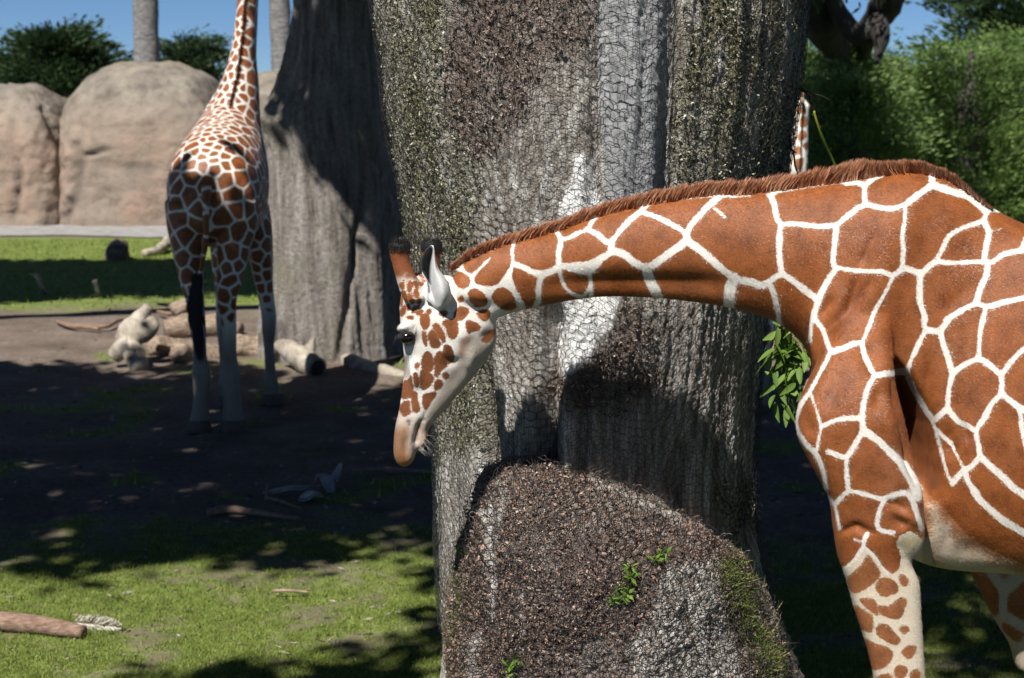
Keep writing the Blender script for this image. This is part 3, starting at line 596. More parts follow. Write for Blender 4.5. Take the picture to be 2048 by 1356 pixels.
def sunlit(c, pad=0.0):
    """True where a leaf cluster would darken something the sun reaches"""
    g = shade_hit_ground(c); x, y = PX(g); bad = np.zeros(len(c), bool); inv = (g[:, 1] > 3)
    w = 18 * fbm(g * 2.3, 3, 7)
    for p in LIT_GROUND: bad |= inside(x + w, y + .5 * w * np.clip((y - 230) / 600, .1, 1.5), p) & inv
    tx, ty = PX(shade_hit_plane(c, 17.4)); on_trunk = (tx > 525) & (tx < 815) & (ty < 690) & (c[:, 1] < 17.4); tx, ty = PX(shade_hit_plane(c, 14.6)); on_trunk |= (tx > 350) & (tx < 530) & (ty < 800) & (ty > 250); bad &= ~on_trunk
    for p in SHADE_POKE: bad &= ~inside(x + w, y + .4 * w, p)
    for bx, by, rx_, ry_ in BLOT: bad |= (((x - bx) / rx_) ** 2 + ((y - by) / ry_) ** 2 < 1) & inv
    for Y, p in LIT_SIDE:
        h = shade_hit_plane(c, Y); hx, hy = PX(h); bad |= inside(hx + .4 * w, hy + .4 * w, p) & (c[:, 1] < Y)
    for Y, xa, xb, zb in ((4.4, -.7, 3.6, 3.7), (4.9, -1.1, 3.6, 3.7), (5.4, -1.2, .95, 4.3), (6.1, -1.2, 1.05, 4.3)):                                   # the near giraffe and the netted trunk stand in full sun
        h = shade_hit_plane(c, Y); bad |= (h[:, 0] > xa) & (h[:, 0] < xb) & (h[:, 2] > -.3) & (h[:, 2] < zb) & (c[:, 1] < Y)
    h = shade_hit_plane(c, 30.0); bad |= (h[:, 2] > 0) & (h[:, 2] < 12) & (c[:, 1] < 30)
    # nothing may hang into the picture
    ix, iy = PX(c); bad |= (c[:, 1] > .5) & (iy > -70) & (ix > -250) & (ix < 2300) & (c[:, 1] * CP - (c[:, 2] - CAMH) * SP > .05)
    return bad
crown_leaf = leaf_mat('old_cypress_leaf', (.012, .024, .010), (.028, .05, .018), (.05, .085, .03), .6)
def shade_crown(parent, lo, hi, n_, per, size, leafL):
    c = RNG.uniform(lo, hi, (n_, 3)); c = c[~sunlit(c)]
    out = c - np.array([parent.location.x, parent.location.y, 5.5]); out /= np.linalg.norm(out, axis=1)[:, None]
    return foliage('crown', c, out, per, size, .5, leafL, leafL * .5, crown_leaf, parent), c
cr, cc = shade_crown(big, (-9.5, -10.5, 6.8), (9, 14.0, 10.5), 27000, 9, .34, .30)  # unseen spread beyond the camera, shaped to dim light on the trunk
nl_ = 0
for k in range(0, 60):                                                      # main limbs, kept where they do not shade the sunlit things
    a = cc[(k * 997) % len(cc)]; mb = MB(); b0 = np.array([big.location.x + .1 * (k - 4), TYC, 6.6]); pl_ = catmull([b0, b0 * .55 + a * .45 + np.array([0, 0, .4]), a], 8)
    if nl_ >= 8 or sunlit(pl_).any() or sunlit(pl_ + np.array([.25, 0, 0])).any() or sunlit(pl_ - np.array([.25, 0, 0])).any(): continue
    nl_ += 1; tube(mb, pl_, np.linspace(.3, .05, len(pl_)), 10, 1, .3, 2, k)
    put('limb', mb.data('limb'), barkm, big)

# second tree: shaded trunk behind the walking giraffe
ST = thing('shade_tree', (float(P(660, 700, 18.2)[0]), 18.2, 0), 'broad flared grey trunk in dappled shade behind the walking giraffe', 'tree')
E2 = np.array([(-500,640,800),(-200,610,790),(0,592,790),(60,583,795),(120,567,800),(180,548,803),(215,532,806),(260,524,808),(330,530,812),(450,525,812),(550,520,806),(620,516,802),(680,512,800),(705,508,802),(760,500,806)], float)
z2 = P(660, E2[:, 0], 18.2)[:, 2]; l2 = P(E2[:, 1], E2[:, 0], 18.2)[:, 0]; r2 = P(E2[:, 2], E2[:, 0], 18.2)[:, 0]; o2 = np.argsort(z2); z2, l2, r2 = z2[o2], l2[o2], r2[o2]
t2 = np.linspace(0, 2 * np.pi, 240, endpoint=False); zz2 = np.concatenate([np.linspace(-.2, 4.6, 200), np.linspace(4.7, 8, 30)]); T2, Z2 = np.meshgrid(t2, zz2, indexing='xy')
cx2 = np.interp(Z2, z2, (l2 + r2) / 2); R2 = np.interp(Z2, z2, (r2 - l2) / 2); dx2, dy2 = np.sin(T2), -np.cos(T2); sp_ = np.stack([dx2, dy2, Z2 * .18], -1)
slant = np.stack([np.sin(T2 + .22 * Z2), -np.cos(T2 + .22 * Z2), Z2 * .10], -1)
d2 = .10 * fbm(slant * 2.6, 3, 101) + .075 * fbm(slant * 7, 3, 102) + .03 * fbm(slant * 18, 3, 103) + .012 * fbm(np.stack([dx2, dy2, Z2 * .5], -1) * 50, 2, 104)
d2 += .10 * np.exp(-((Z2 - 2.75) / .16) ** 2 - ((T2 - 5.5) / .45) ** 2) - .13 * np.exp(-((T2 - 6.05 + .3 * (Z2 - 1.9)) / .05) ** 2) * sstep(1.4, 1.7, Z2) * sstep(2.5, 2.1, Z2) - .1 * np.exp(-((T2 - .25 - .12 * Z2) / .06) ** 2) * sstep(2.6, 1.4, Z2)
v2 = np.stack([cx2 + (R2 + d2) * dx2, 18.2 + (R2 * .9 + d2) * dy2, Z2], -1)
me = mesh_data('trunk', v2.reshape(-1, 3), grid_faces(len(zz2), 240, True)[:, ::-1].copy())
sm, n, l, b = new_mat('weathered_bark'); f1 = nnoise(n, l, 1, 8, .7, stretch=(9, 9, 1.1)); f2 = nnoise(n, l, 26, 5, .75); f3 = nnoise(n, l, 1.6, 4)
c = nramp(n, l, f1, [(.3, (.11, .095, .08)), (.48, (.25, .22, .19)), (.6, (.34, .31, .275)), (.75, (.48, .45, .41))]); c = nmix(n, l, .8, c, nramp(n, l, f2, [(.3, (.45, .42, .4)), (.52, (1, 1, 1)), (.72, (1.4, 1.4, 1.4))]), 'MULTIPLY')
c = nmix(n, l, nramp(n, l, f3, [(.5, (0, 0, 0)), (.72, (.6, .6, .6))]), c, (.17, .16, .09)); l.new(c, b.inputs['Base Color']); b.inputs['Roughness'].default_value = .85; nbump(n, l, b, nmath(n, l, 'ADD', f1, f2), .9, .05)
put('trunk', me, sm, ST)
cr2, c2_ = shade_crown(ST, (-14, 14.2, 8.0), (3, 25.5, 11.5), 6500, 12, .42, .36)
for k in range(7):
    a = c2_[(k * 611) % len(c2_)]; mb = MB(); b0 = np.array([ST.location.x, 18.2, 7.2]); tube(mb, [b0, b0 * .5 + a * .5 + np.array([0, 0, .5]), a], [.35, .2, .05], 10, 6, .3, 2, k); put('limb', mb.data('limb'), barkm, ST)

# ------------------------------------------------------------------ the grazing giraffe in front
def Z(zone, pts):
    """traced points of an enlarged view -> photo pixels"""
    ox, oy, s = {'n': (900, 280, 3.39), 'a': (1536, 300, 3.988), 'b': (1536, 640, 3.988), 'c': (1536, 980, 3.988),
                 'h': (760, 460, 6.78), 'j': (760, 640, 6.78), 'm': (760, 780, 8.475)}[zone]
    return [(ox + x / s, oy + y / s) for x, y in pts], s
SEAMS = [
 ('n', 12, [(0,850),(280,760),(420,690),(700,600),(1000,500),(1340,425),(1830,375),(2034,358)]),
 ('n', 34, [(160,980),(250,1000),(320,985),(370,935),(410,870),(425,840),(420,760),(425,690)]),
 ('n', 46, [(425,840),(480,855),(560,895),(620,905),(690,890),(740,855)]),
 ('n', 40, [(740,855),(735,760),(750,680),(720,610)]),
 ('n', 30, [(750,665),(800,665),(870,630),(930,605),(975,540),(1020,500)]),
 ('n', 44, [(930,605),(1000,640),(1060,690),(1095,690)]),
 ('n', 40, [(1095,690),(1150,620),(1210,550),(1290,485),(1340,430)]),
 ('n', 48, [(1095,690),(1090,760),(1010,810),(930,845),(800,855),(740,855)]),
 ('n', 36, [(1310,490),(1400,520),(1500,570),(1570,610),(1600,640)]),
 ('n', 46, [(1600,640),(1640,570),(1730,470),(1830,380)]),
 ('n', 16, [(1790,460),(1860,520)]),
 ('n', 56, [(1600,640),(1600,680),(1500,760),(1400,830),(1340,865),(1250,830),(1170,770),(1090,750)]),
 ('n', 56, [(1600,680),(1660,720),(1750,790),(1850,880),(1930,935),(2034,960),(2100,985),(2156,972)]),
 ('n', 80, [(1330,870),(1360,960),(1385,1010),(1410,1080)]),
 ('n', 84, [(1930,935),(1900,1000),(1890,1140)]),
 ('n', 44, [(690,890),(620,930),(600,1000),(600,1080),(570,1150)]),
 ('n', 24, [(740,870),(760,960),(800,1020),(850,1050),(900,1060),(940,1010),(950,930),(930,880)]),
 ('n', 60, [(800,860),(930,890),(1000,830)]),
 ('n', 30, [(950,930),(960,1080)]),
 ('n', 50, [(410,870),(400,930),(420,1010),(460,1070),(490,1150)]),
 ('n', 10, [(1860,385),(2034,380)]),
 ('a', 14, [(0,322),(130,300),(420,275),(620,255),(740,235),(900,190),(1050,165),(1250,170),(1340,195),(1440,240),(1560,310)]),
 ('a', 44, [(620,262),(700,258),(780,285)]),
 ('a', 26, [(0,360),(60,340),(130,320),(420,275)]),
 ('a', 54, [(20,370),(50,440),(70,540),(100,590)]),
 ('a', 54, [(100,590),(90,700),(90,850),(105,980),(60,1010),(0,1060)]),
 ('a', 54, [(105,980),(180,1030),(260,1090),(350,1160),(400,1200)]),
 ('a', 46, [(0,1060),(40,1120),(70,1260),(90,1400)]),
 ('a', 48, [(100,590),(250,590),(400,610),(550,600)]),
 ('a', 48, [(550,600),(620,540),(720,460),(770,430),(770,330),(780,280),(850,220),(900,200)]),
 ('a', 44, [(770,430),(900,460),(1000,465),(1100,430)]),
 ('a', 52, [(1100,430),(1180,370),(1280,300),(1310,270),(1300,190)]),
 ('a', 62, [(1310,280),(1400,310),(1500,340),(1600,370),(1680,430),(1740,490)]),
 ('a', 46, [(1540,320),(1640,390),(1740,460),(1830,480)]),
 ('a', 40, [(1740,490),(1720,560),(1640,590),(1530,630),(1440,690),(1390,790),(1340,890)]),
 ('a', 58, [(1720,560),(1760,650),(1740,760),(1720,890)]),
 ('a', 12, [(1780,650),(1870,625)]),
 ('a', 44, [(1340,890),(1500,900),(1640,890),(1790,890),(1880,830),(2042,800),(2200,790)]),
 ('a', 44, [(2060,700),(2020,800)]),
 ('a', 50, [(1340,890),(1280,930),(1220,980),(1100,945),(1060,950)]),
 ('a', 40, [(1095,440),(1090,560),(1070,680),(1080,790),(1070,940)]),
 ('a', 44, [(1060,950),(1000,1000),(900,970),(740,965),(560,940)]),
 ('a', 50, [(560,940),(520,900),(530,760),(545,620)]),
 ('a', 54, [(540,950),(470,1050),(410,1180),(370,1300),(360,1356)]),
 ('a', 36, [(1000,1000),(940,1130),(870,1250),(820,1356)]),
 ('a', 54, [(1215,980),(1210,1100),(1210,1200),(1240,1300),(1255,1356)]),
 ('a', 58, [(1750,900),(1740,1000),(1690,1110),(1660,1220)]),
 ('a', 48, [(1660,1220),(1560,1270),(1440,1340),(1420,1356)]),
 ('a', 44, [(1660,1220),(1750,1250),(1850,1220),(2042,1180),(2200,1150)]),
 ('a', 44, [(1740,1250),(1710,1356)]),
 ('b', 36, [(830,0),(790,90),(750,180)]),
 ('b', 50, [(750,180),(680,190),(600,225),(500,255)]),
 ('b', 40, [(500,255),(470,170),(440,80),(380,0)]),
 ('b', 30, [(345,0),(335,170)]),
 ('b', 36, [(500,255),(430,390),(340,560),(260,680),(225,800),(240,880)]),
 ('b', 25, [(340,580),(380,700),(425,850)]),
 ('b', 23, [(425,850),(400,970),(385,1060)]),
 ('b', 42, [(240,900),(310,1000),(385,1070),(440,1210),(460,1340)]),
 ('b', 42, [(425,850),(540,800),(640,785),(740,780)]),
 ('b', 46, [(750,180),(770,280),(820,390),(845,450),(800,530),(770,640),(750,740),(760,880)]),
 ('b', 56, [(845,450),(920,430),(1000,420),(1110,400)]),
 ('b', 52, [(1110,400),(1120,460),(1170,570),(1240,690),(1300,780)]), ('b', 30, [(1300,780),(1330,860),(1380,1050),(1430,1230),(1470,1300)]),
 ('b', 42, [(1110,400),(1160,280),(1220,150),(1260,70)]),
 ('b', 50, [(1240,-10),(1260,70),(1370,85),(1440,-10)]),
 ('b', 54, [(1370,85),(1400,200),(1440,310),(1470,420)]),
 ('b', 50, [(1470,420),(1560,360),(1680,310),(1780,370),(1860,440)]),
 ('b', 46, [(1720,-10),(1690,100),(1680,310)]),
 ('b', 46, [(1860,440),(1940,330),(2042,230),(2140,180)]),
 ('b', 50, [(1860,440),(1860,580),(1790,660),(1720,790),(1660,890),(1680,1000),(1690,1090)]),
 ('b', 50, [(1860,580),(1940,650),(2042,720),(2140,740)]),
 ('b', 40, [(2010,720),(2030,900),(2080,1100)]),
 ('b', 46, [(1470,420),(1440,560),(1430,690),(1370,760),(1320,800)]),
 ('b', 46, [(1430,690),(1480,770),(1520,810),(1600,850),(1660,890)]),
 ('b', 34, [(1330,860),(1400,930),(1460,980)]), ('b', 24, [(1460,980),(1510,1080),(1560,1190)]),
 ('b', 40, [(760,880),(700,980),(630,1090),(560,1080),(480,1050)]),
 ('b', 42, [(630,1090),(625,1200),(640,1356)]),
 ('b', 66, [(760,880),(880,960),(980,1060),(1080,1160)]),
 ('b', 96, [(1080,1160),(1160,1290),(1190,1400)]),
 ('b', 54, [(1690,1090),(1620,1170),(1560,1200),(1470,1300)]),
 ('b', 60, [(1690,1090),(1780,1170),(1880,1260),(1980,1356),(2100,1400)]),
 ('b', 50, [(1570,1200),(1600,1300),(1660,1370)]), ('c', 64, [(1640,10),(1700,90),(1800,180),(1900,260),(2042,340),(2200,400)]), ('c', 50, [(1980,0),(2080,80),(2200,130)]),
 ('c', 40, [(480,60),(530,110),(590,50),(650,10),(760,30),(900,70),(950,60)]),
 ('c', 32, [(530,110),(550,200),(570,310)]),
 ('c', 40, [(940,60),(890,160),(870,270),(900,320),(1000,340)]),
 ('c', 50, [(950,60),(1080,20),(1140,60),(1190,200),(1230,300)]),
 ('c', 40, [(790,350),(760,440),(850,540),(900,620),(960,670)]),
 ('c', 20, [(690,390),(740,410)]),
 ('c', 50, [(760,460),(700,560),(620,630),(560,650)]),
]
SPOTS = [
 ('h', [(1140,480),(1180,420),(1330,350),(1520,280),(1480,370),(1400,440),(1310,520),(1240,575),(1170,545)]),
 ('h', [(1300,700),(1310,630),(1400,520),(1500,410),(1545,280),(1780,170),(1750,300),(1770,460),(1700,560),(1640,660),(1560,740),(1470,755),(1350,730)]),
 ('h', [(980,610),(1060,570),(1160,610),(1215,690),(1190,760),(1120,790),(1040,740)]),
 ('h', [(1205,860),(1250,815),(1340,820),(1420,890),(1450,980),(1380,1040),(1290,1020),(1230,950)]),
 ('h', [(1060,930),(1110,905),(1130,950),(1080,980)]),
 ('h', [(1530,880),(1600,800),(1700,800),(1790,890),(1840,1050),(1700,1080),(1590,1020),(1540,950)]),
 ('h', [(1005,1180),(1050,1070),(1110,1040),(1200,1090),(1150,1180),(1080,1220)]),
 ('h', [(1320,1130),(1400,1085),(1480,1100),(1480,1190),(1420,1240),(1360,1190)]),
 ('h', [(810,1130),(860,1100),(905,1130),(860,1180)]),
 ('h', [(850,1250),(940,1210),(1030,1240),(1060,1340),(1040,1440),(980,1480),(930,1440),(900,1340)]),
 ('h', [(550,1200),(600,1150),(660,1190),(655,1290),(600,1340),(570,1290)]),
 ('h', [(1165,1270),(1220,1240),(1330,1290),(1350,1340),(1250,1370),(1200,1400)]),
 ('h', [(950,500),(1080,455),(1070,500),(1000,525)]), ('h', [(820,520),(930,515),(920,540),(860,540)]),
 ('j', [(740,60),(790,70),(870,190),(885,280),(855,300),(790,210),(735,100)]),
 ('j', [(670,180),(710,140),(770,210),(820,340),(790,370),(710,380),(670,280)]),
 ('j', [(575,200),(610,180),(635,300),(630,355),(600,330)]),
 ('j', [(575,540),(620,440),(680,450),(715,560),(705,670),(660,690),(590,650),(570,600)]),
 ('j', [(750,500),(800,425),(850,460),(890,540),(900,620),(830,670),(790,750),(755,740),(750,600)]),
 ('j', [(870,360),(920,335),(980,420),(1000,520),(960,580),(900,540),(870,440)]),
 ('j', [(560,700),(600,680),(660,720),(725,780),(690,870),(650,920),(570,940),(555,830)]),
 ('j', [(850,750),(890,715),(930,750),(900,800)]),
 ('j', [(740,880),(790,815),(850,850),(830,910),(780,950),(745,940)]),
 ('j', [(455,760),(490,730),(520,830),(515,900),(480,890)]),
 ('j', [(480,590),(515,590),(515,650),(480,650)]),
 ('j', [(280,960),(340,800),(400,740),(440,880),(420,1030),(310,1060),(270,1010)]),
 ('j', [(440,990),(500,1000),(510,1100),(540,1220),(470,1240),(430,1150)]),
 ('j', [(600,1010),(740,980),(760,1010),(700,1100),(640,1200),(600,1200),(580,1080)]),
 ('j', [(270,1200),(330,1110),(400,1110),(400,1200),(410,1250),(330,1290)]),
 ('j', [(1390,270),(1470,170),(1545,140),(1530,230),(1440,300)]), ('h', [(320,660),(345,610),(370,650),(350,700)]), ('h', [(265,740),(310,710),(335,770),(300,790)]),
 ('h', [(300,850),(330,825),(360,880),(370,950),(345,965)]), ('h', [(265,960),(290,900),(310,960),(290,1030)]),
 ('h', [(375,770),(395,705),(420,790),(410,840),(380,830)]), ('h', [(405,690),(430,680),(445,750),(430,770)]),
 ('h', [(450,600),(480,640),(500,720),(520,790),(490,790),(455,700)]), ('h', [(455,840),(490,810),(525,860),(515,910),(470,900)]),
 ('h', [(390,890),(420,890),(470,970),(440,1000),(400,960)]), ('h', [(515,950),(545,920),(550,990),(520,1000)]),
 ('h', [(370,1020),(395,1000),(405,1060),(385,1085)]), ('h', [(275,1120),(310,1040),(345,1030),(340,1110),(290,1165)]),
 ('h', [(440,1070),(490,1030),(535,1030),(500,1070),(440,1130)]), ('h', [(490,1130),(540,1085),(575,1100),(540,1150)]),
 ('h', [(365,1190),(410,1160),(450,1180),(440,1215)]), ('h', [(640,1090),(680,1080),(690,1110),(650,1130)]),
 ('h', [(520,710),(560,720),(600,700),(560,760)]), ('h', [(555,670),(610,680),(600,705)]), ('h', [(480,570),(520,600),(500,640)]),
 ('h', [(530,600),(590,625),(600,655),(550,640)]), ('h', [(365,590),(395,560),(400,620),(375,640)]), ('h', [(415,560),(440,560),(450,620),(430,640)]),
 ('c', [(640,690),(740,590),(790,510),(850,580),(900,670),(830,760),(760,800),(690,830),(640,770)]),
 ('c', [(850,780),(880,710),(940,695),(1000,720),(1040,790),(1000,840),(920,855),(870,820)]),
 ('c', [(820,440),(1000,380),(1030,500),(1050,600),(990,665),(920,600),(880,530)]),
 ('c', [(1040,690),(1080,670),(1120,720),(1100,770),(1060,750)]),
 ('c', [(730,870),(800,860),(860,880),(880,1000),(840,990),(770,930)]),
 ('c', [(880,920),(960,920),(1050,860),(1110,880),(1090,960),(1050,1030),(960,1020),(880,980)]),
 ('c', [(690,920),(770,960),(840,1010),(830,1130),(780,1130),(710,1080)]),
 ('c', [(860,1110),(890,1065),(960,1080),(1020,1150),(1060,1200),(1010,1240),(930,1200),(870,1160)]),
 ('c', [(1040,1100),(1100,1080),(1130,1110),(1090,1150)]),
 ('c', [(760,1180),(860,1220),(960,1260),(1000,1300),(980,1370),(900,1430),(790,1420),(770,1300)]),
 ('c', [(1060,1300),(1110,1240),(1180,1240),(1180,1290),(1130,1350)]),
 ('c', [(1010,1420),(1060,1390),(1120,1430),(1080,1500),(1020,1490)]), ('c', [(860,1500),(960,1460),(1010,1540),(940,1610),(860,1580)]),
 ('c', [(1130,1460),(1200,1420),(1220,1520),(1150,1540)]), ('c', [(1060,1580),(1140,1570),(1160,1660),(1080,1680)]), ('c', [(890,1680),(980,1660),(1010,1760),(920,1790)]),
 ('c', [(1050,1760),(1150,1740),(1160,1840),(1080,1860)]),
]
TANS = [('c', [(1610,280),(1700,330),(1850,450),(1750,430),(1640,370)]), ('c', [(1380,60),(1450,20),(1500,180),(1440,240)])]
segs = []
for z, w, pts in SEAMS:
    q, s = Z(z, pts)
    if len(q) > 2: q = [tuple(a) for a in catmull(q, 3)]
    segs += [(*q[i], *q[i + 1], w / s / 2 * .88) for i in range(len(q) - 1)]
spots = [smooth_poly(Z(z, p)[0]) for z, p in SPOTS]; tans = [smooth_poly(Z(z, p)[0]) for z, p in TANS]

def giraffe_front():
    yc = lambda px: np.interp(px, [780, 900, 1150, 1500, 1800], [5.2, 5.15, 5.08, 4.95, 4.92])
    mb = MB()
    # neck and trunk of the body
    st = [((905,530),(985,640),.072), ((945,507),(1018,628),.078), ((1000,488),(1065,616),.084), ((1107,458),(1151,599),.09), ((1200,427),(1224,593),.096),
          ((1295,406),(1313,596),.102), ((1400,389),(1400,606),.11), ((1500,383),(1475,619),.12), ((1600,372),(1545,641),.135), ((1690,360),(1606,690),.15),
          ((1765,348),(1628,760),.165), ((1830,342),(1600,838),.18), ((1885,352),(1640,955),.165), ((1935,382),(1735,1060),.165), ((1990,418),(1850,1128),.19),
          ((2060,452),(1990,1144),.26), ((2200,505),(2190,1150),.34), ((2400,560),(2400,1130),.35), ((2560,600),(2570,1080),.32), ((2680,680),(2690,1000),.24), ((2730,780),(2730,930),.12)]
    A = np.array([P(*a, yc(a[0])) for a, b, h in st]); B = np.array([P(*b, yc(a[0])) for a, b, h in st])
    section_loft(mb, A, B, [h for a, b, h in st], sub=6, n=40)
    # skull: front (nasal) profile against jaw profile
    hs = [((822,545),(960,560),.05), ((806,575),(985,610),.082), ((799,607),(993,650),.098), ((800,640),(993,680),.098), ((803,672),(983,706),.092), ((807,705),(966,730),.08),
          ((809,730),(948,753),.071), ((806,758),(925,779),.063), ((803,785),(903,805),.056), ((799,812),(882,828),.05), ((794,838),(866,846),.047)]
    A = np.array([P(*a, 5.17) for a, b, h in hs]); B = np.array([P(*b, 5.17) for a, b, h in hs])
    section_loft(mb, A, B, [h for a, b, h in hs], sub=5, n=32, power=2.2)
    # muzzle: upper lip and chin
    ml = [((797,825),(846,832),.044), ((791,848),(842,853),.047), ((788,870),(836,875),.05), ((787,890),(832,896),.05), ((787,908),(831,911),.046), ((792,922),(825,924),.036), ((800,932),(815,933),.018)]
    section_loft(mb, [P(*a, 5.17) for a, b, h in ml], [P(*b, 5.17) for a, b, h in ml], [h for a, b, h in ml], sub=5, n=28, power=2.3)
    cl = [((826,835),(872,838),.036), ((826,856),(859,856),.036), ((827,876),(856,876),.036), ((829,890),(852,892),.03), ((834,899),(847,900),.014)]
    section_loft(mb, [P(*a, 5.17) for a, b, h in cl], [P(*b, 5.17) for a, b, h in cl], [h for a, b, h in cl], sub=4, n=24)
    def ball(px, py, y, r): ellipsoid(mb, P(px, py, y), r)
    ball(808, 657, 5.112, (.026, .026, .019)); ball(808, 657, 5.235, (.026, .026, .019))        # brows
    ball(925, 660, 5.10, (.045, .035, .06)); ball(965, 680, 5.17, (.045, .05, .04))          # cheek, jaw angle
    ball(940, 575, 5.13, (.07, .06, .06)); ball(965, 600, 5.15, (.05, .06, .045))           # where the head meets the neck
    ball(835, 745, 5.12, (.03, .025, .06)); ball(890, 700, 5.095, (.03, .022, .05))
    HORNS = ((5.10, [(808,604),(795,570),(786,538),(780,515),(776,498),(776,486),(784,478)], [(856,596),(840,566),(826,535),(819,515),(822,500),(822,488),(814,478)]),
             (5.25, [(850,590),(846,560),(843,535),(841,512),(839,496),(842,482),(852,476)], [(892,588),(886,560),(881,535),(881,512),(887,497),(884,483),(874,477)]))
    for yy, pl, pr in HORNS: section_loft(mb, [P(*a, yy) for a in pl], [P(*a, yy) for a in pr], [.042, .034, .028, .026, .030, .028, .012], sub=5, n=24)
    # shoulder, forelegs
    def leg(stn, yoff, low, ease=0.0):
        A = [P(a, y, yoff + ease * max(0., min(1., (770 - y) / 170))) for a, b, y, y2, h in stn]; B = [P(b, y2, yoff + ease * max(0., min(1., (770 - y) / 170))) for a, b, y, y2, h in stn]; h = [s[4] for s in stn]
        for (x, z, w, d) in low: A.append(np.array([x - w, yoff, z])); B.append(np.array([x + w, yoff, z])); h.append(d)
        section_loft(mb, A, B, h, sub=5, n=30, power=2.7)
    near = [(1715,1790,560,560,.03), (1660,1782,660,660,.07), (1632,1790,735,740,.095), (1600,1806,805,815,.105), (1594,1822,862,880,.11), (1614,1834,915,935,.11), (1657,1845,995,1000,.10),
            (1667,1846,1055,1075,.088), (1676,1822,1112,1118,.074), (1692,1837,1158,1165,.068), (1709,1841,1218,1231,.064), (1737,1847,1306,1320,.058), (1752,1852,1370,1380,.055)]
    x0 = P(1810, 1500, 4.74)[0]
    low = [(x0 - .005, .98, .075, .058), (x0 + .005, .86, .082, .066), (x0 + .01, .78, .07, .058), (x0 + .015, .62, .05, .042), (x0 + .02, .36, .047, .04), (x0 + .02, .2, .06, .05), (x0, .11, .055, .05), (x0 - .02, .06, .07, .06), (x0 - .03, .02, .08, .065)]
    leg(near, 4.695, low, .13); ball(1700, 650, 4.81, (.13, .05, .24))
    ball(1817, 1082, 4.70, (.042, .055, .04))                                               # elbow point
    ball(1835, 1157, 4.74, (.012, .02, .012))
    far = [(1900,2040,1000,1000,.08), (1930,2090,1120,1120,.085), (1952,2100,1165,1165,.08), (1985,2115,1230,1230,.07), (2020,2132,1290,1290,.062), (2047,2150,1340,1340,.056)]
    xf = P(2160, 1500, 5.12)[0]
    leg(far, 5.12, [(xf + .08, .98, .075, .058), (xf + .13, .84, .08, .066), (xf + .16, .76, .066, .055), (xf + .2, .5, .048, .04), (xf + .25, .22, .056, .048), (xf + .24, .1, .056, .05), (xf + .22, .02, .08, .065)])
    xh = P(2640, 1000, 4.8)[0]
    for s, dx in ((-1, 0.0), (1, -.28)):
        y = 4.92 + s * .17; X = xh + dx
        rows = [(X - .05, 1.85, .22, .1), (X - .02, 1.6, .24, .13), (X + .02, 1.35, .19, .11), (X + .08, 1.1, .12, .08), (X + .13, .92, .085, .062), (X + .14, .82, .08, .058), (X + .12, .66, .055, .045), (X + .1, .4, .05, .042), (X + .09, .2, .06, .05), (X + .06, .1, .056, .05), (X + .04, .02, .08, .065)]
        section_loft(mb, [np.array([a - w, y, z]) for a, z, w, d in rows], [np.array([a + w, y, z]) for a, z, w, d in rows], [d for a, z, w, d in rows], sub=5, n=24)
    tail = [np.array([P(2715, 720, 4.92)[0] + a, 4.92, z]) for a, z in ((-.05, 2.0), (.06, 1.9), (.1, 1.6), (.1, 1.2), (.11, 1.0))]
    tube(mb, tail, [.05, .035, .025, .018, .015], 10, 4)
    v, q, t, e = voxel(mb, 'giraffe', 0.007, 6)
    nr = vnormals(v, q, t)
    # folds, grooves and muscle edges
    def creases(v, nr, lst):
        ym = np.where(v[:, 1] > yc(PX(v)[0]), 2 * yc(PX(v)[0]) - v[:, 1], v[:, 1])
        x, y = PX(np.stack([v[:, 0], ym, v[:, 2]], -1)); d = np.zeros(len(v))
        front = np.clip(-nr[:, 1] * np.where(v[:, 1] > yc(x), -1, 1) * 1.6, 0, 1)
        for z, depth, w, pts in lst:
            qz, s = Z(z, pts); qz = [tuple(a) for a in catmull(qz, 3)]
            L = [(*qz[i], *qz[i + 1], 0) for i in range(len(qz) - 1)]
            best = np.zeros(len(v)); w = w * 1.15; nL = len(L); qa_ = np.array(qz); near_ = np.nonzero((x > qa_[:, 0].min() - 3 * w) & (x < qa_[:, 0].max() + 3 * w) & (y > qa_[:, 1].min() - 3 * w) & (y < qa_[:, 1].max() + 3 * w))[0]; xn, yn = x[near_], y[near_]; bn_ = np.zeros(len(xn))
            for i_, (xa, ya, xb, yb, _) in enumerate(L):
                tt_ = np.clip(((xn - xa) * (xb - xa) + (yn - ya) * (yb - ya)) / ((xb - xa) ** 2 + (yb - ya) ** 2 + 1e-9), 0, 1)
                tp = np.clip(np.minimum((i_ + tt_) / (nL * .35), (nL - i_ - tt_) / (nL * .35)), 0, 1); tp = tp * tp * (3 - 2 * tp)
                bn_ = np.maximum(bn_, tp * np.exp(-((xn - xa - tt_ * (xb - xa)) ** 2 + (yn - ya - tt_ * (yb - ya)) ** 2) / w ** 2))
            best[near_] = bn_; d -= depth * .9 * best
        return v + nr * (d * front)[:, None]
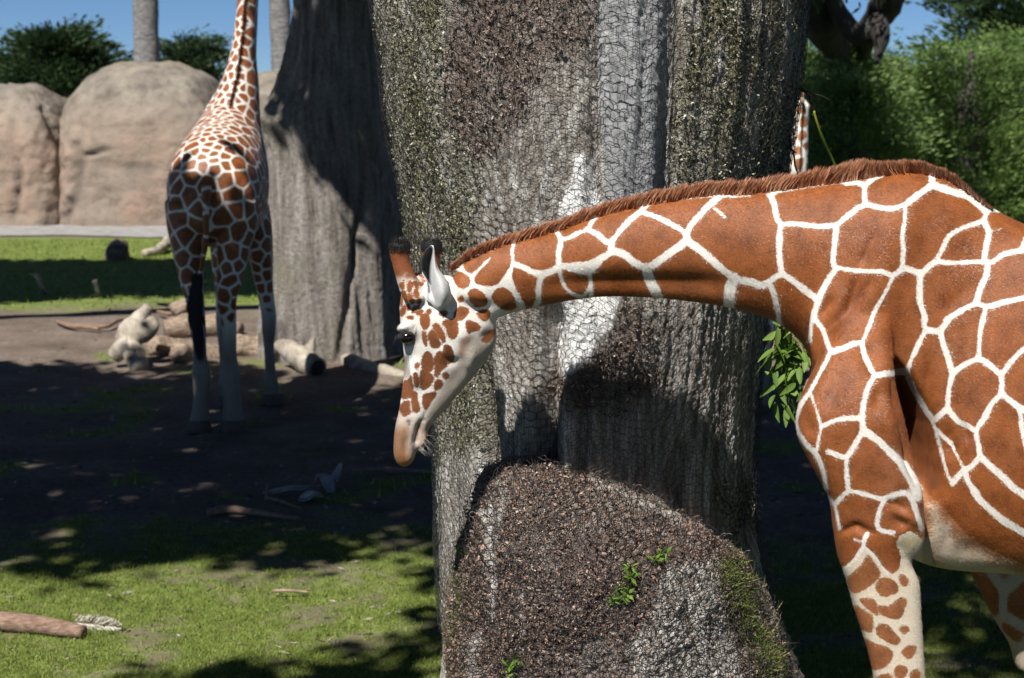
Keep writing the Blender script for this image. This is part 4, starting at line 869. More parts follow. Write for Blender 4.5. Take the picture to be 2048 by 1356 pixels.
    v = creases(v, nr, [
        ('n', .022, 20, [(500,1010),(760,985),(1100,975),(1500,975),(1850,985),(2100,1060)]), ('n', -.008, 18, [(500,1110),(850,1050),(1400,1040),(1900,1090)]),
        ('a', .010, 9, [(930,560),(850,700),(770,850),(700,980)]), ('a', .012, 8, [(720,1000),(680,1120),(620,1356)]), ('a', .009, 8, [(840,1010),(760,1130),(700,1260)]),
        ('a', .010, 9, [(560,1150),(470,1260),(410,1340)]), ('a', -.010, 14, [(640,1050),(560,1250),(520,1356)]), ('a', -.008, 16, [(980,520),(900,700),(830,900)]),
        ('a', .006, 14, [(1640,1060),(1500,1200),(1400,1330)]), ('a', -.006, 30, [(1500,520),(1350,700)]),
        ('b', .050, 16, [(1000,380),(1040,500),(1100,680),(1140,850),(1180,1050),(1215,1250),(1230,1400)]), ('b', .02, 30, [(1180,700),(1260,950),(1330,1200)]),
        ('b', .012, 18, [(830,190),(830,300),(850,420)]), ('b', .012, 14, [(870,560),(880,700)]), ('b', -.012, 26, [(960,760),(1050,950)]),
        ('b', .012, 9, [(1290,250),(1275,450),(1275,680),(1300,800)]), ('b', .016, 9, [(1440,830),(1450,980),(1470,1120)]), ('b', .012, 8, [(1540,800),(1570,900),(1600,960)]),
        ('b', .010, 12, [(560,330),(540,520),(440,740)]), ('b', .010, 14, [(310,760),(330,900)]),
        ('c', .016, 7, [(520,350),(600,330),(700,290),(790,335),(880,340)]), ('c', .014, 7, [(950,90),(1040,130),(1110,190)]), ('c', .016, 7, [(1000,190),(1060,260),(1100,270)]),
        ('c', -.012, 9, [(1010,150),(1120,220),(1210,300)]), ('c', .010, 12, [(1000,430),(1080,500),(1150,640)]), ('c', .012, 12, [(1290,0),(1290,200),(1300,400)]),
        ('c', .010, 10, [(1420,100),(1440,330),(1400,520)]), ('c', .010, 16, [(1450,500),(1650,470),(1900,560)]),
        ('j', .012, 7, [(860,430),(900,540),(1000,575),(1120,520)]), ('j', -.008, 8, [(1280,380),(1230,560),(1190,700)]), ('j', .008, 14, [(1130,560),(1060,750),(900,1000)]),
        ('j', .008, 7, [(220,190),(330,140),(480,90)]), ('j', -.007, 6, [(210,140),(330,90),(470,40)]), ('j', .006, 8, [(420,430),(440,600)]),
        ('j', .01, 9, [(1400,260),(1500,170)]), ('h', .012, 12, [(1230,1010),(1400,1060),(1560,1000)]), ('h', -.01, 16, [(1330,930),(1200,880)]),
        ('m', .014, 4, [(760,350),(680,560),(640,680),(600,850),(560,1000)]), ('m', .007, 4, [(700,650),(650,800),(600,960)]), ('m', .006, 4, [(760,620),(720,800),(650,950)]),
        ('m', .006, 3.5, [(690,560),(760,520)]), ('m', .01, 3, [(490,545),(500,575)]), ('m', .01, 6, [(430,720),(420,900),(430,1020),(500,1200)])])
    # the deep hollow between the shoulder and the ribs
    gx_, gy_ = PX(v); hl = [tuple(a) for a in catmull(Z('b', [(1000,330),(1050,430),(1110,600),(1165,800),(1215,1000),(1250,1200),(1262,1330)])[0], 3)]
    hd_ = seg_dist(gx_, gy_, [(*hl[i], *hl[i + 1], 0) for i in range(len(hl) - 1)]); hw_ = np.interp(gy_, [715, 760, 850, 1000, 1060], [6, 14, 24, 24, 12])
    v[:, 1] += .2 * np.exp(-(hd_ / hw_) ** 2) * sstep(4.67, 4.72, v[:, 1]) * (v[:, 1] < 4.9) * np.interp(gy_, [715, 790, 1000, 1075], [.15, 1, 1, .1])
    v = laplace(v, e, 2)
    nr = vnormals(v, q, t)
    # coat
    yl = yc(PX(v)[0]); far_side = v[:, 1] > yl
    vm = v.copy(); vm[far_side, 1] = 2 * yl[far_side] - v[far_side, 1]
    x, y = PX(vm)
    seam = seg_dist(x, y, segs)
    vs = np.array([(a + random.uniform(-.36, .36), b + random.uniform(-.36, .36)) for a in range(15, 30) for b in range(2, 11)]) * 118.0     # patches beyond the picture
    m = x > 2085; dd = np.sort(np.hypot(x[m, None] - vs[None, :, 0], y[m, None] - vs[None, :, 1]), 1)
    vor = np.full(len(v), 99.0); vor[m] = (dd[:, 1] - dd[:, 0]) / 2 - 7
    seam = np.where(m, np.minimum(vor, 90), seam)
    spot = poly_sd(x, y, spots); tan = poly_sd(x, y, tans)
    head = inside(x, y, [(600, 300), (1027, 440), (1025, 483), (1021, 536), (1018, 554), (1030, 590), (1044, 625), (1044, 1000), (600, 1000)])
    legp = Z('c', [(420,660),(560,650),(620,630),(700,560),(770,470),(850,540),(900,620),(960,670),(1040,620),(1060,520),(1010,440),(1030,400),(1300,380),(1300,4000),(300,4000)])[0]
    legm = inside(x, y, legp)
    belly = inside(x, y, Z('c', [(1228,-60),(1290,40),(1400,140),(1560,330),(1700,430),(1850,510),(2042,590),(5000,560),(5000,900),(1230,900)])[0])
    bd = poly_sd(x, y, [np.array(Z('c', [(1228,-60),(1290,40),(1400,140),(1560,330),(1700,430),(1850,510),(2042,590),(5000,560),(5000,900),(1230,900)])[0])], 60).clip(-1, 80) + 9 * fbm(v * 14, 3, 77)
    pat = np.where(head | legm, spot, np.where(belly, np.minimum(seam, np.maximum(spot, 2.2 - bd * .11)), seam))
    pat = pat + np.where(head, 2.0, 0) + 2.0 * fbm(v * 24, 3, 12) * (pat < 30)
    pat = np.maximum(pat, np.where(tan > -8, tan * .3 - 1.5, -99))
    lowleg = (v[:, 2] < 1.42) & (far_side | (x > 2060) | (v[:, 2] < 0.75))
    vs3 = RNG.uniform([0.2, 4.5, 0], [4.2, 5.4, 1.5], (900, 3)); k = np.where(lowleg)[0]
    d3 = np.concatenate([np.partition(np.linalg.norm(v[c][:, None] - vs3[None], axis=2), 1, axis=1)[:, :2] for c in np.array_split(k, 20)])
    pat[k] = (d3[:, 1] - d3[:, 0]) * 300 - 7 - 12 * (1 - sstep(.2, .7, v[k, 2])); 
    tint = np.tile([.76, .72, .65], (len(v), 1)); bt = np.tile([.26, .08, .02], (len(v), 1))
    def blend(a, mask, col): return a * (1 - mask[:, None]) + np.asarray(col) * mask[:, None]
    cream = np.maximum(legm * 1.0, belly * 1.0)
    tint = blend(tint, legm * .8, (.60, .50, .36)); tint = blend(tint, belly * .9, (.44, .35, .25)); bt = blend(bt, legm * .55, (.30, .125, .05)); bt = blend(bt, belly * .6, (.32, .16, .08))
    tint = blend(tint, (v[:, 2] < .95) * .7, (.55, .47, .36)); tint[k] = (.40, .33, .24)  # far and lower legs toned darker, their shade put into the colour
    # nose and lips
    mz = head * sstep(806, 870, y); tint = blend(tint, mz * sstep(846, 815, x + .15 * (y - 830)) * .95, (.27, .15, .08))
    tint = blend(tint, head * sstep(885, 925, y) * .8, (.36, .15, .045)); tint = blend(tint, head * sstep(836, 852, y) * sstep(826, 836, x) * .9, (.42, .29, .21))
    bt = blend(bt, head * 1.0 * sstep(600, 700, y), (.20, .072, .028)); pat = np.where(head & (y > 838), np.minimum(pat, -6), pat)
    n3 = fbm(v * 60, 3, 5); tint *= (1 + .05 * n3)[:, None]
    # grey skin round the eye; shade on the face front painted into the tint
    eye = np.exp(-(((x - 818 - .5 * (677 - y)) / 21) ** 2 + ((y - 677) / 17) ** 2) ** 2); tint = blend(tint, head * eye * .93, (.035, .03, .03))
    fr = head * sstep(700, 716, y) * sstep(770, 745, y) * sstep(826, 810, x); tint = blend(tint, fr * .8, (.16, .13, .115)); pat = np.where(fr > .3, np.minimum(pat, -5), pat)
    jaw = head * poly_sd(x, y, [smooth_poly([(1000,636),(945,668),(910,715),(880,765),(852,812),(845,842),(880,848),(935,795),(1008,700)])]).clip(-6, 14); tint = blend(tint, np.clip(jaw / 14, 0, 1) * .7, (.40, .32, .26)); tj = sstep(-4, 8, poly_sd(x, y, [smooth_poly([(919,678),(937,669),(943,678),(934,699),(927,714),(915,711),(916,692)])])) * head; tint = blend(tint, tj * .85, (.36, .20, .12))  # tan grey jaw, with the shading under it put into the tint
    hs_ = head * sstep(795, 835, y) * sstep(845, 822, y) * sstep(818, 800, x) ; tint = blend(tint, hs_ * .7, (.30, .17, .10))
    ml_ = Z('m', [(760,350),(690,550),(640,680),(600,850),(565,1000)])[0]; mo = np.exp(-(seg_dist(x, y, [(*ml_[i], *ml_[i + 1], 0) for i in range(4)]) / 2.6) ** 2) * head; tint = blend(tint, mo * .75, (.07, .04, .03))
    no_ = np.exp(-(seg_dist(x, y, [(816, 842, 819, 849, 0)]) / 3.0) ** 2) * head; tint = blend(tint, no_ * .9, (.03, .02, .02)); ub = head * sstep(845, 870, y) * sstep(822, 806, x + 3 * n3); tint = blend(tint, ub * .5, (.22, .10, .05))
    wr_ = head * sstep(848, 860, y) * sstep(826, 834, x); tint = tint * (1 + wr_ * .5 * fbm(v * np.array([160, 160, 60]), 3, 14))[:, None]; tint = blend(tint, head * sstep(.1, .5, fbm(v * 16, 3, 15)) * .35, (.5, .4, .3))
    eb = np.exp(-(((x - 1819) / 24) ** 2 + ((y - 1083) / 20) ** 2) ** 2) * ~far_side; tint = blend(tint, eb * .9, (.42, .35, .2)); pat = np.where(eb > .45, -8, pat)
    rx_, ry_ = PX(v); hornm = np.zeros(len(v))
    for yy, pl, pr in HORNS:
        pg = [tuple(a) for a in pl] + [tuple(a) for a in pr[::-1]]; hornm = np.maximum(hornm, sstep(-7, 1, poly_sd(rx_, ry_, [np.array(pg, float)])) * (np.abs(v[:, 1] - yy) < .055))
    hornm *= sstep(572, 548, ry_ + 8 * fbm(v * 70, 2, 6)); kk = sstep(512, 498, ry_ + 5 * fbm(v * 120, 2, 3))[:, None]
    hc = (np.tile([.22, .07, .026], (len(v), 1)) * (1 + .4 * fbm(v * 140, 2, 4))[:, None]) * (1 - kk) + np.array([.012, .012, .014]) * kk
    tint = tint * (1 - hornm[:, None]) + hc * hornm[:, None]; pat = np.where(hornm > .4, -20, pat)
    # the ears are grown onto the same skin
    vv, qq, tt, pp, ti, bb = [v], [q], [t], [pat], [tint], [bt]; off = len(v)
    def graft(m2, colf, patf=None):
        nonlocal off
        V = np.concatenate(m2.v); vv.append(V)
        if m2.q: qq.append(np.concatenate(m2.q) + off)
        if m2.t: tt.append(np.concatenate(m2.t) + off)
        pp.append(np.full(len(V), -30.0)); ti.append(colf(V)); bb.append(np.tile([.2, .06, .02], (len(V), 1))); off += len(V)
    # ears: cupped leaf on a rounded base
    def ear(yb, sgn):
        m2 = MB(); rows = []
        # spine of the ear from base to tip with its left and right borders (photo pixels)
        L = np.array([(853,603),(853,588),(855,575),(852,562),(845,548),(841,534),(841,521),(846,508),(854,497),(862,490)], float)
        M = np.array([(873,618),(869,604),(866,590),(864,574),(863,560),(863,545),(864,530),(866,515),(867,503),(865,491)], float)
        R = np.array([(893,612),(902,600),(902,584),(898,568),(889,553),(878,538),(873,522),(870,508),(869,498),(867,491)], float)
        dl = [.0, .0, .02, .035, .045, .045, .04, .03, .015, .0]; bulge = [.03, .045, .05, .045, .035, .025, .018, .012, .006, .0]
        L, M, R = catmull(L, 3), catmull(M, 3), catmull(R, 3); dl = catmull(np.array(dl)[:, None], 3)[:, 0]; bulge = catmull(np.array(bulge)[:, None], 3)[:, 0]
        n = len(L); base = np.linspace(0.0, -.06, n)
        for i in range(n):
            y0 = yb + sgn * base[i]
            pts = []
            for s_ in np.linspace(0, 1, 7): pts.append(P(*(L[i] * (1 - s_) + M[i] * s_), y0 + sgn * (dl[i] * math.sin(s_ * math.pi) * 1.0)))      # hollow inner face
            for s_ in np.linspace(0.15, 1, 8): pts.append(P(*(M[i] * (1 - s_) + R[i] * s_), y0 - sgn * bulge[i] * math.sin(s_ * math.pi * .9)))
            for s_ in np.linspace(0.1, .9, 7): pts.append(P(*(R[i] * (1 - s_) + L[i] * s_), y0 + sgn * (.012 + .055 * math.sin(s_ * math.pi) * min(1, (n - 1 - i) / 8))))
            rows.append(pts)
        closed_loft(m2, np.array(rows))
        def colf(V):
            n_ = len(rows[0]); j = np.arange(len(V)) % n_; r = np.arange(len(V)) // n_
            inn = ((j >= 1) & (j <= 5) & (r > 9) & (r < 26)).astype(float)
            c = np.tile([.62, .61, .60], (len(V), 1)) * (1 + .12 * fbm(V * np.array([90, 90, 25]), 3, 9))[:, None]
            return c * (1 - inn[:, None]) + np.array([.13, .12, .115]) * inn[:, None]
        graft(m2, colf)
        m3 = MB(); ellipsoid(m3, P(880, 596, yb + sgn * .015), (.036, .032, .042)); graft(m3, lambda V: np.tile([.64, .63, .62], (len(V), 1)))
    ear(5.075, 1)
    v = np.concatenate(vv); qa = np.concatenate(qq); ta = np.concatenate(tt)
    # short coat hair on the side towards us
    HN = 170000; vb, pb, tb, bb_ = vv[0], pp[0], ti[0], bb[0]; hxp, hyp = PX(vb); cand = np.nonzero((nr[:, 1] < .35) & (hxp > 760) & (hxp < 2150) & (hyp < 1420) & (vb[:, 1] < 5.25))[0]
    hi = RNG.choice(cand, HN); jit_ = RNG.normal(0, .0035, (HN, 3)); hp = vb[hi] + jit_ - nr[hi] * np.sum(jit_ * nr[hi], 1)[:, None]
    flow = np.where((hxp[hi] < 1030)[:, None], np.array([.25, 0, .8]), np.array([.75, .0, -.65])) + RNG.normal(0, .28, (HN, 3)); flow -= nr[hi] * np.sum(flow * nr[hi], 1)[:, None]; flow /= np.linalg.norm(flow, axis=1)[:, None] + 1e-9
    hl_ = np.where(hxp[hi] < 1030, .0045, .0075) * RNG.uniform(.6, 1.4, HN); wd_ = np.cross(flow, nr[hi]) * .00055; tipp = hp + flow * hl_[:, None] + nr[hi] * (hl_ * RNG.uniform(.12, .42, HN))[:, None]; hp = hp - nr[hi] * .0006
    isb = sstep(-2.5, 2.5, pb[hi] + RNG.normal(0, 1.6, HN))[:, None]; hcol = (bb_[hi] * isb + tb[hi] * (1 - isb)) * RNG.uniform(.62, 1.35, (HN, 1))
    hme = mesh_data('coat_hair', np.stack([hp - wd_, hp + wd_, tipp], 1).reshape(-1, 3), np.arange(HN * 3).reshape(-1, 3), False); cattr(hme, 'hc', np.repeat(hcol, 3, 0))
    me = mesh_data('body', v, [qa, ta]); fattr(me, 'pat', np.concatenate(pp)); cattr(me, 'tint', np.concatenate(ti)); cattr(me, 'btint', np.concatenate(bb))
    root = thing('giraffe', (P(1900, 1000, 4.92)[0], 4.92, 0), 'brown and white patched giraffe lowering its neck in front of the netted trunk', 'giraffe', 'giraffes in the paddock')
    put('body', me, coat_mat('giraffe_coat'), root)
    hm_, n_, l_, b_ = new_mat('coat_hair'); l_.new(nattr(n_, 'hc').outputs['Color'], b_.inputs['Base Color']); b_.inputs['Roughness'].default_value = .45; o = put('coat_hair', hme, hm_, root); o['kind'] = 'stuff'
    # far ear
    # eyes, lashes
    em, n_, l_, b_ = new_mat('eye_dark'); b_.inputs['Base Color'].default_value = (.012, .009, .008, 1); b_.inputs['Roughness'].default_value = .12
    for yy in (5.104, 5.24):
        m2 = MB(); ellipsoid(m2, P(815, 675, yy), (.029, .021, .022)); eye_ob = put('eye', m2.data('eye'), em, root); near_eye = eye_ob if yy < 5.17 else near_eye
    hairm = simple_mat('dark_hair', [(.3, (.012, .01, .01)), (.7, (.03, .024, .02))], 40, .6, bump=0)
    m2 = MB()
    for k in range(46):
        s_ = k / 45; b0 = P(791 + 40 * s_, 672 - 22 * s_ + random.uniform(-2, 2), 5.085 - .012 * math.sin(s_ * 3.1)); d = np.array([random.uniform(-.016, -.002), -.012, random.uniform(-.026, -.016)])
        m2.add([b0, b0 + (.0012, 0, .0008), b0 + d], None, [(0, 1, 2)])
    put('eyelashes', m2.data('eyelashes'), hairm, near_eye)
    m2 = MB()
    for k in range(24):                                                        # whiskers on the chin
        a = random.uniform(0, 1); b0 = P(835 + 20 * random.random(), 870 + 30 * a, 5.14 - .03 * random.random()); d = np.array([random.uniform(.0, .045), random.uniform(-.02, .01), random.uniform(-.04, .0)])
        m2.add([b0, b0 + (.0007, 0, .0007), b0 + d], None, [(0, 1, 2)])
    put('whiskers', m2.data('whiskers'), simple_mat('whisker', [(.3, (.3, .27, .24)), (.7, (.5, .47, .42))], 30, .5, bump=0), root)
    # black tufts on the horn tips
    for yy, cx in ((5.10, 799), (5.25, 863)):
        m2 = MB()
        for k in range(900):
            a = random.uniform(0, 6.283); h = random.uniform(0, 1); r = .034 * (1 - .25 * h)
            b0 = P(cx, 508 - 27 * h, yy) + np.array([r * math.cos(a), r * math.sin(a) * .85, 0]) ; d = np.array([math.cos(a) * .008, math.sin(a) * .008, random.uniform(.008, .02)])
            m2.add([b0, b0 + (.002 * math.sin(a), .002 * math.cos(a), .001), b0 + d], None, [(0, 1, 2)])
        put('horn_tuft', m2.data('horn_tuft'), hairm, root)
    # mane
    top = catmull([(897,532),(945,506),(1000,487),(1107,457),(1200,426),(1295,405),(1400,388),(1500,383),(1600,371),(1690,359),(1765,347),(1830,341),(1872,349),(1912,365),(1950,391),(1985,416)], 12)
    hgt = np.interp(top[:, 0], [897, 930, 1000, 1300, 1500, 1600, 1700, 1722, 1760, 1830, 1880, 1920, 1960, 1985], [5, 14, 20, 26, 27, 31, 36, 34, 25, 22, 22, 20, 10, 2])
    N = 15000; u = RNG.uniform(0, len(top) - 1.001, N); i = u.astype(int); f = (u - i)[:, None]
    b2 = top[i] * (1 - f) + top[i + 1] * f; hg = hgt[i] * RNG.uniform(.72, 1.1, N) * (1 + .12 * vnoise(np.stack([u * .8, 0 * u, 0 * u], -1), 3))
    wy = RNG.normal(0, .012, N).clip(-.026, .026); base = P(b2[:, 0], b2[:, 1] + 7 + 120 * np.abs(wy), yc(b2[:, 0])); base[:, 1] += wy
    lean = np.interp(b2[:, 0], [900, 1300, 1650, 1715, 1735, 1800, 1985], [.65, .6, .5, .3, -.35, -.6, -.8]) + RNG.normal(0, .14, N) + .25 * vnoise(np.stack([u * .35, 0 * u, 0 * u], -1), 8)
    L = (hg + 7) / 620; tip = base + np.stack([L * lean * .8, wy * 1.2 + RNG.normal(0, .006, N), L], -1); mid = (base + tip) / 2 + np.stack([-.1 * L, 0 * L, 0 * L], -1)
    w = .0022; dx = np.stack([np.full(N, w), RNG.normal(0, w * .7, N), 0 * L], -1)
    V = np.stack([base - dx, base + dx, mid - dx * .8, mid + dx * .8, tip], 1).reshape(-1, 3); o5 = np.arange(N)[:, None] * 5
    me = mesh_data('mane', V, [o5 + np.array([[0, 1, 3, 2]]), o5 + np.array([[2, 3, 4]])])
    r = RNG.uniform(0, 1, N); fattr(me, 'rnd', np.repeat(r, 5)); fattr(me, 'tipf', np.tile([0, 0, .5, .5, 1], N))
    mm, n_, l_, b_ = new_mat('mane_hair'); c = nramp(n_, l_, nattr(n_, 'rnd').outputs['Fac'], [(0, (.15, .044, .018)), (.55, (.34, .115, .046)), (1, (.58, .32, .19))])
    c = nmix(n_, l_, nmath(n_, l_, 'MULTIPLY', nattr(n_, 'tipf').outputs['Fac'], .45), c, (.36, .17, .09)); l_.new(c, b_.inputs['Base Color']); b_.inputs['Roughness'].default_value = .45
    put('mane', me, mm, root)
    m2 = MB(); section_loft(m2, [P(a[0], a[1] + 4 - .45 * h, yc(a[0])) for a, h in zip(top[::6], hgt[::6])], [P(a[0], a[1] + 14, yc(a[0])) for a in top[::6]], [.014] * len(top[::6]), sub=2, n=10)
    put('mane_roots', m2.data('mane_roots'), simple_mat('mane_root', [(.3, (.10, .03, .012)), (.7, (.2, .07, .03))], 120, .7), root)
    hoofm = simple_mat('hoof_horn', [(.3, (.03, .025, .02)), (.7, (.07, .055, .045))], 30, .5)
    for (hx, hy) in ((x0 - .03, 4.74), (xf + .22, 5.12), (xh + .04, 4.75), (xh - .24, 5.09)):
        m2 = MB(); section_loft(m2, [(hx - .07, hy, .10), (hx - .09, hy, .05), (hx - .105, hy, .0)], [(hx + .06, hy, .10), (hx + .07, hy, .05), (hx + .075, hy, .0)], [.055, .07, .078], sub=3, n=20); put('hoof', m2.data('hoof'), hoofm, root)
    tx, tz = tail[-1][0], tail[-1][2]; m2 = MB()
    for k in range(500):
        b0 = np.array([tx + random.gauss(0, .008), 4.92 + random.gauss(0, .008), tz + random.uniform(-.05, .1)]); d = np.array([random.gauss(0, .03), random.gauss(0, .03), -random.uniform(.25, .45)]); m2.add([b0, b0 + (.003, .002, 0), b0 + d], None, [(0, 1, 2)])
    put('tail_tuft', m2.data('tail_tuft'), hairm, root)
giraffe_front()

# ------------------------------------------------------------------ the standing giraffes
def giraffe_upright(neck, head_dir, vox, seed, cell, legs):
    """local frame: x to its right, y forward, z up, hind hooves near y = 0"""
    mb = MB()
    def ring_loft(st, n=26, sub=5): section_loft(mb, [(x, y, zt) for x, y, zt, zb, w in st], [(x, y, zb) for x, y, zt, zb, w in st], [s[4] for s in st], W=(1, 0, 0), sub=sub, n=n, power=2.1)
    ring_loft([(0, -.10, 2.06, 1.78, .10), (0, .02, 2.38, 1.74, .31), (0, .18, 2.55, 1.66, .40), (0, .45, 2.68, 1.60, .43), (0, .85, 2.80, 1.56, .43), (0, 1.2, 2.93, 1.55, .38), (0, 1.5, 3.10, 1.6, .30), (0, 1.68, 3.05, 1.85, .18)])
    nk = np.array(neck, float); A = nk[:, :3].copy(); B = nk[:, :3].copy(); A[:, 1] -= nk[:, 4]; B[:, 1] += nk[:, 4]
    section_loft(mb, A, B, nk[:, 3], W=(1, 0, 0), sub=6, n=24)
    tip = nk[-1, :3]; hd = np.array(head_dir, float); hd /= np.linalg.norm(hd); side = np.cross(hd, (0, 0, 1)); side /= np.linalg.norm(side); upv = np.cross(side, hd)
    hs = [(-.08, .06, .06, .05), (.02, .11, .13, .10), (.16, .09, .13, .10), (.32, .06, .10, .07), (.46, .045, .075, .052), (.56, .04, .065, .052), (.62, .015, .03, .02)]
    section_loft(mb, [tip + hd * s + upv * a for s, a, b_, w in hs], [tip + hd * s - upv * b_ for s, a, b_, w in hs], [h[3] for h in hs], W=side, sub=5, n=22)
    for sg in (-1, 1):
        b0 = tip + hd * .03 + side * .06 * sg + upv * .08; tube(mb, [b0, b0 + upv * .08 - hd * .02, b0 + upv * .17 - hd * .03], [.035, .028, .032], 12, 3)
        e0 = tip - hd * .01 + side * .1 * sg + upv * .04; tube(mb, [e0, e0 + side * .1 * sg + upv * .02, e0 + side * .2 * sg], [.02, .045, .012], 12, 4)
    hoofs = []
    for st, yb in legs:
        section_loft(mb, [(x - w, y, z) for x, y, z, w, d in st], [(x + w, y, z) for x, y, z, w, d in st], [s[4] for s in st], W=(0, 1, 0), sub=5, n=20); hoofs.append(st[-1])
    tail = [(0, -.1, 2.2), (.0, -.17, 2.0), (-.01, -.17, 1.7), (-.06, -.15, 1.48), (-.10, -.14, 1.36)]; tube(mb, tail, [.05, .035, .028, .022, .018], 10, 4)
    v, q, t, e = voxel(mb, 'upright', vox, 4)
    # coat: cells round seeds spread over the hide
    rg = np.random.default_rng(seed); pick = rg.permutation(len(v)); seeds = []; cs = []
    for i in pick[:14000]:
        p = v[i]; r = cell * (.55 if p[2] > 2.35 and abs(p[0]) < .16 and p[1] < 1.5 else 1) * (.8 if p[2] < 1.5 else 1)
        if p[2] < .8: continue
        if seeds:
            dd = np.linalg.norm(np.array(seeds) - p, axis=1)
            if dd.min() < r: continue
        seeds.append(p)
    sd = np.array(seeds); wv = v + .012 * np.stack([fbm(v * 9, 2, 1), fbm(v * 9, 2, 2), fbm(v * 9, 2, 3)], -1); pat = np.empty(len(v))
    for c in np.array_split(np.arange(len(v)), 40): d = np.partition(np.linalg.norm(wv[c][:, None] - sd[None], axis=2), 1, axis=1); pat[c] = (d[:, 1] - d[:, 0]) * .5
    pat = (pat - .0095) * 230
    z = v[:, 2]; leg = sstep(1.15, .65, z); pat = pat - leg * 14
    tint = np.tile([.74, .70, .63], (len(v), 1)) * (1 - leg[:, None]) + np.array([.22, .19, .16]) * leg[:, None]  # greyish tan lower legs, darkened in the tint to stand for shade
    tint = tint * (1 + .45 * leg * fbm(v * np.array([14, 14, 6]), 3, 8))[:, None]
    hoof_z = sstep(.55, .2, z)[:, None] * .5; tint = tint * (1 - hoof_z) + np.array([.15, .115, .085]) * hoof_z
    return v, q, t, pat, tint, hoofs, tail
bgL = []
def lx(px, d=13.75): return (px - 435) / FPX * d
def hind(rows): return ([(lx(cx), yy, (870 - py) / 640 * 2.78 + .0, hw / 226., dp) for py, cx, hw, yy, dp in rows], 0)
legs = [hind([(400,385,46,.22,.26),(450,385,42,.2,.25),(500,386,32,.14,.19),(540,392,26,.06,.13),(575,399,22,-.02,.10),(605,404,18,-.03,.085),(660,407,15,.02,.062),(715,407,14,.05,.055),(750,408,19,.06,.06),(790,408,17,.06,.06),(830,405,18,.05,.065),(862,402,22,.03,.08),(870,402,22,.03,.08)]),
        hind([(400,482,46,.22,.26),(450,482,42,.2,.25),(500,477,34,.14,.19),(540,473,28,.06,.13),(570,470,25,-.02,.11),(600,467,19,-.03,.085),(660,468,15,.02,.062),(715,467,14,.05,.055),(755,467,19,.06,.06),(790,467,18,.06,.06),(830,470,20,.05,.065),(862,472,25,.03,.08),(870,472,25,.03,.08)])]
for sx, yy in ((.33, 1.36), (-.10, 1.30)):
    legs.append(([(sx * .45, yy - .1, 2.3, .06, .12), (sx * .65, yy - .05, 2.0, .13, .22), (sx * .74, yy, 1.75, .14, .2), (sx * .82, yy, 1.45, .12, .17), (sx * .9, yy + .02, 1.15, .085, .1), (sx, yy + .03, .86, .075, .08), (sx, yy + .02, .74, .07, .075), (sx, yy, .55, .052, .055), (sx + .01, yy, .3, .055, .055), (sx + .01, yy, .2, .075, .07), (sx + .02, yy, .1, .07, .07), (sx + .03, yy, .03, .095, .1), (sx + .03, yy, 0, .1, .105)], 0))
neckA = [(0.0, 1.25, 2.1, .30, .34), (0.02, 1.30, 2.5, .30, .34), (.045, 1.40, 2.85, .245, .30), (.09, 1.48, 3.10, .185, .24), (.12, 1.54, 3.35, .13, .19), (.15, 1.6, 3.65, .108, .16), (.17, 1.66, 3.95, .10, .14), (.22, 1.74, 4.5, .092, .12), (.26, 1.8, 5.0, .085, .10), (.28, 1.85, 5.25, .08, .095)]
hairm2 = simple_mat('black_hair', [(.3, (.008, .008, .012)), (.7, (.02, .02, .028))], 40, .6, bump=0); hoof2 = simple_mat('dusty_hoof', [(.3, (.07, .056, .044)), (.7, (.13, .105, .08))], 30, .8)
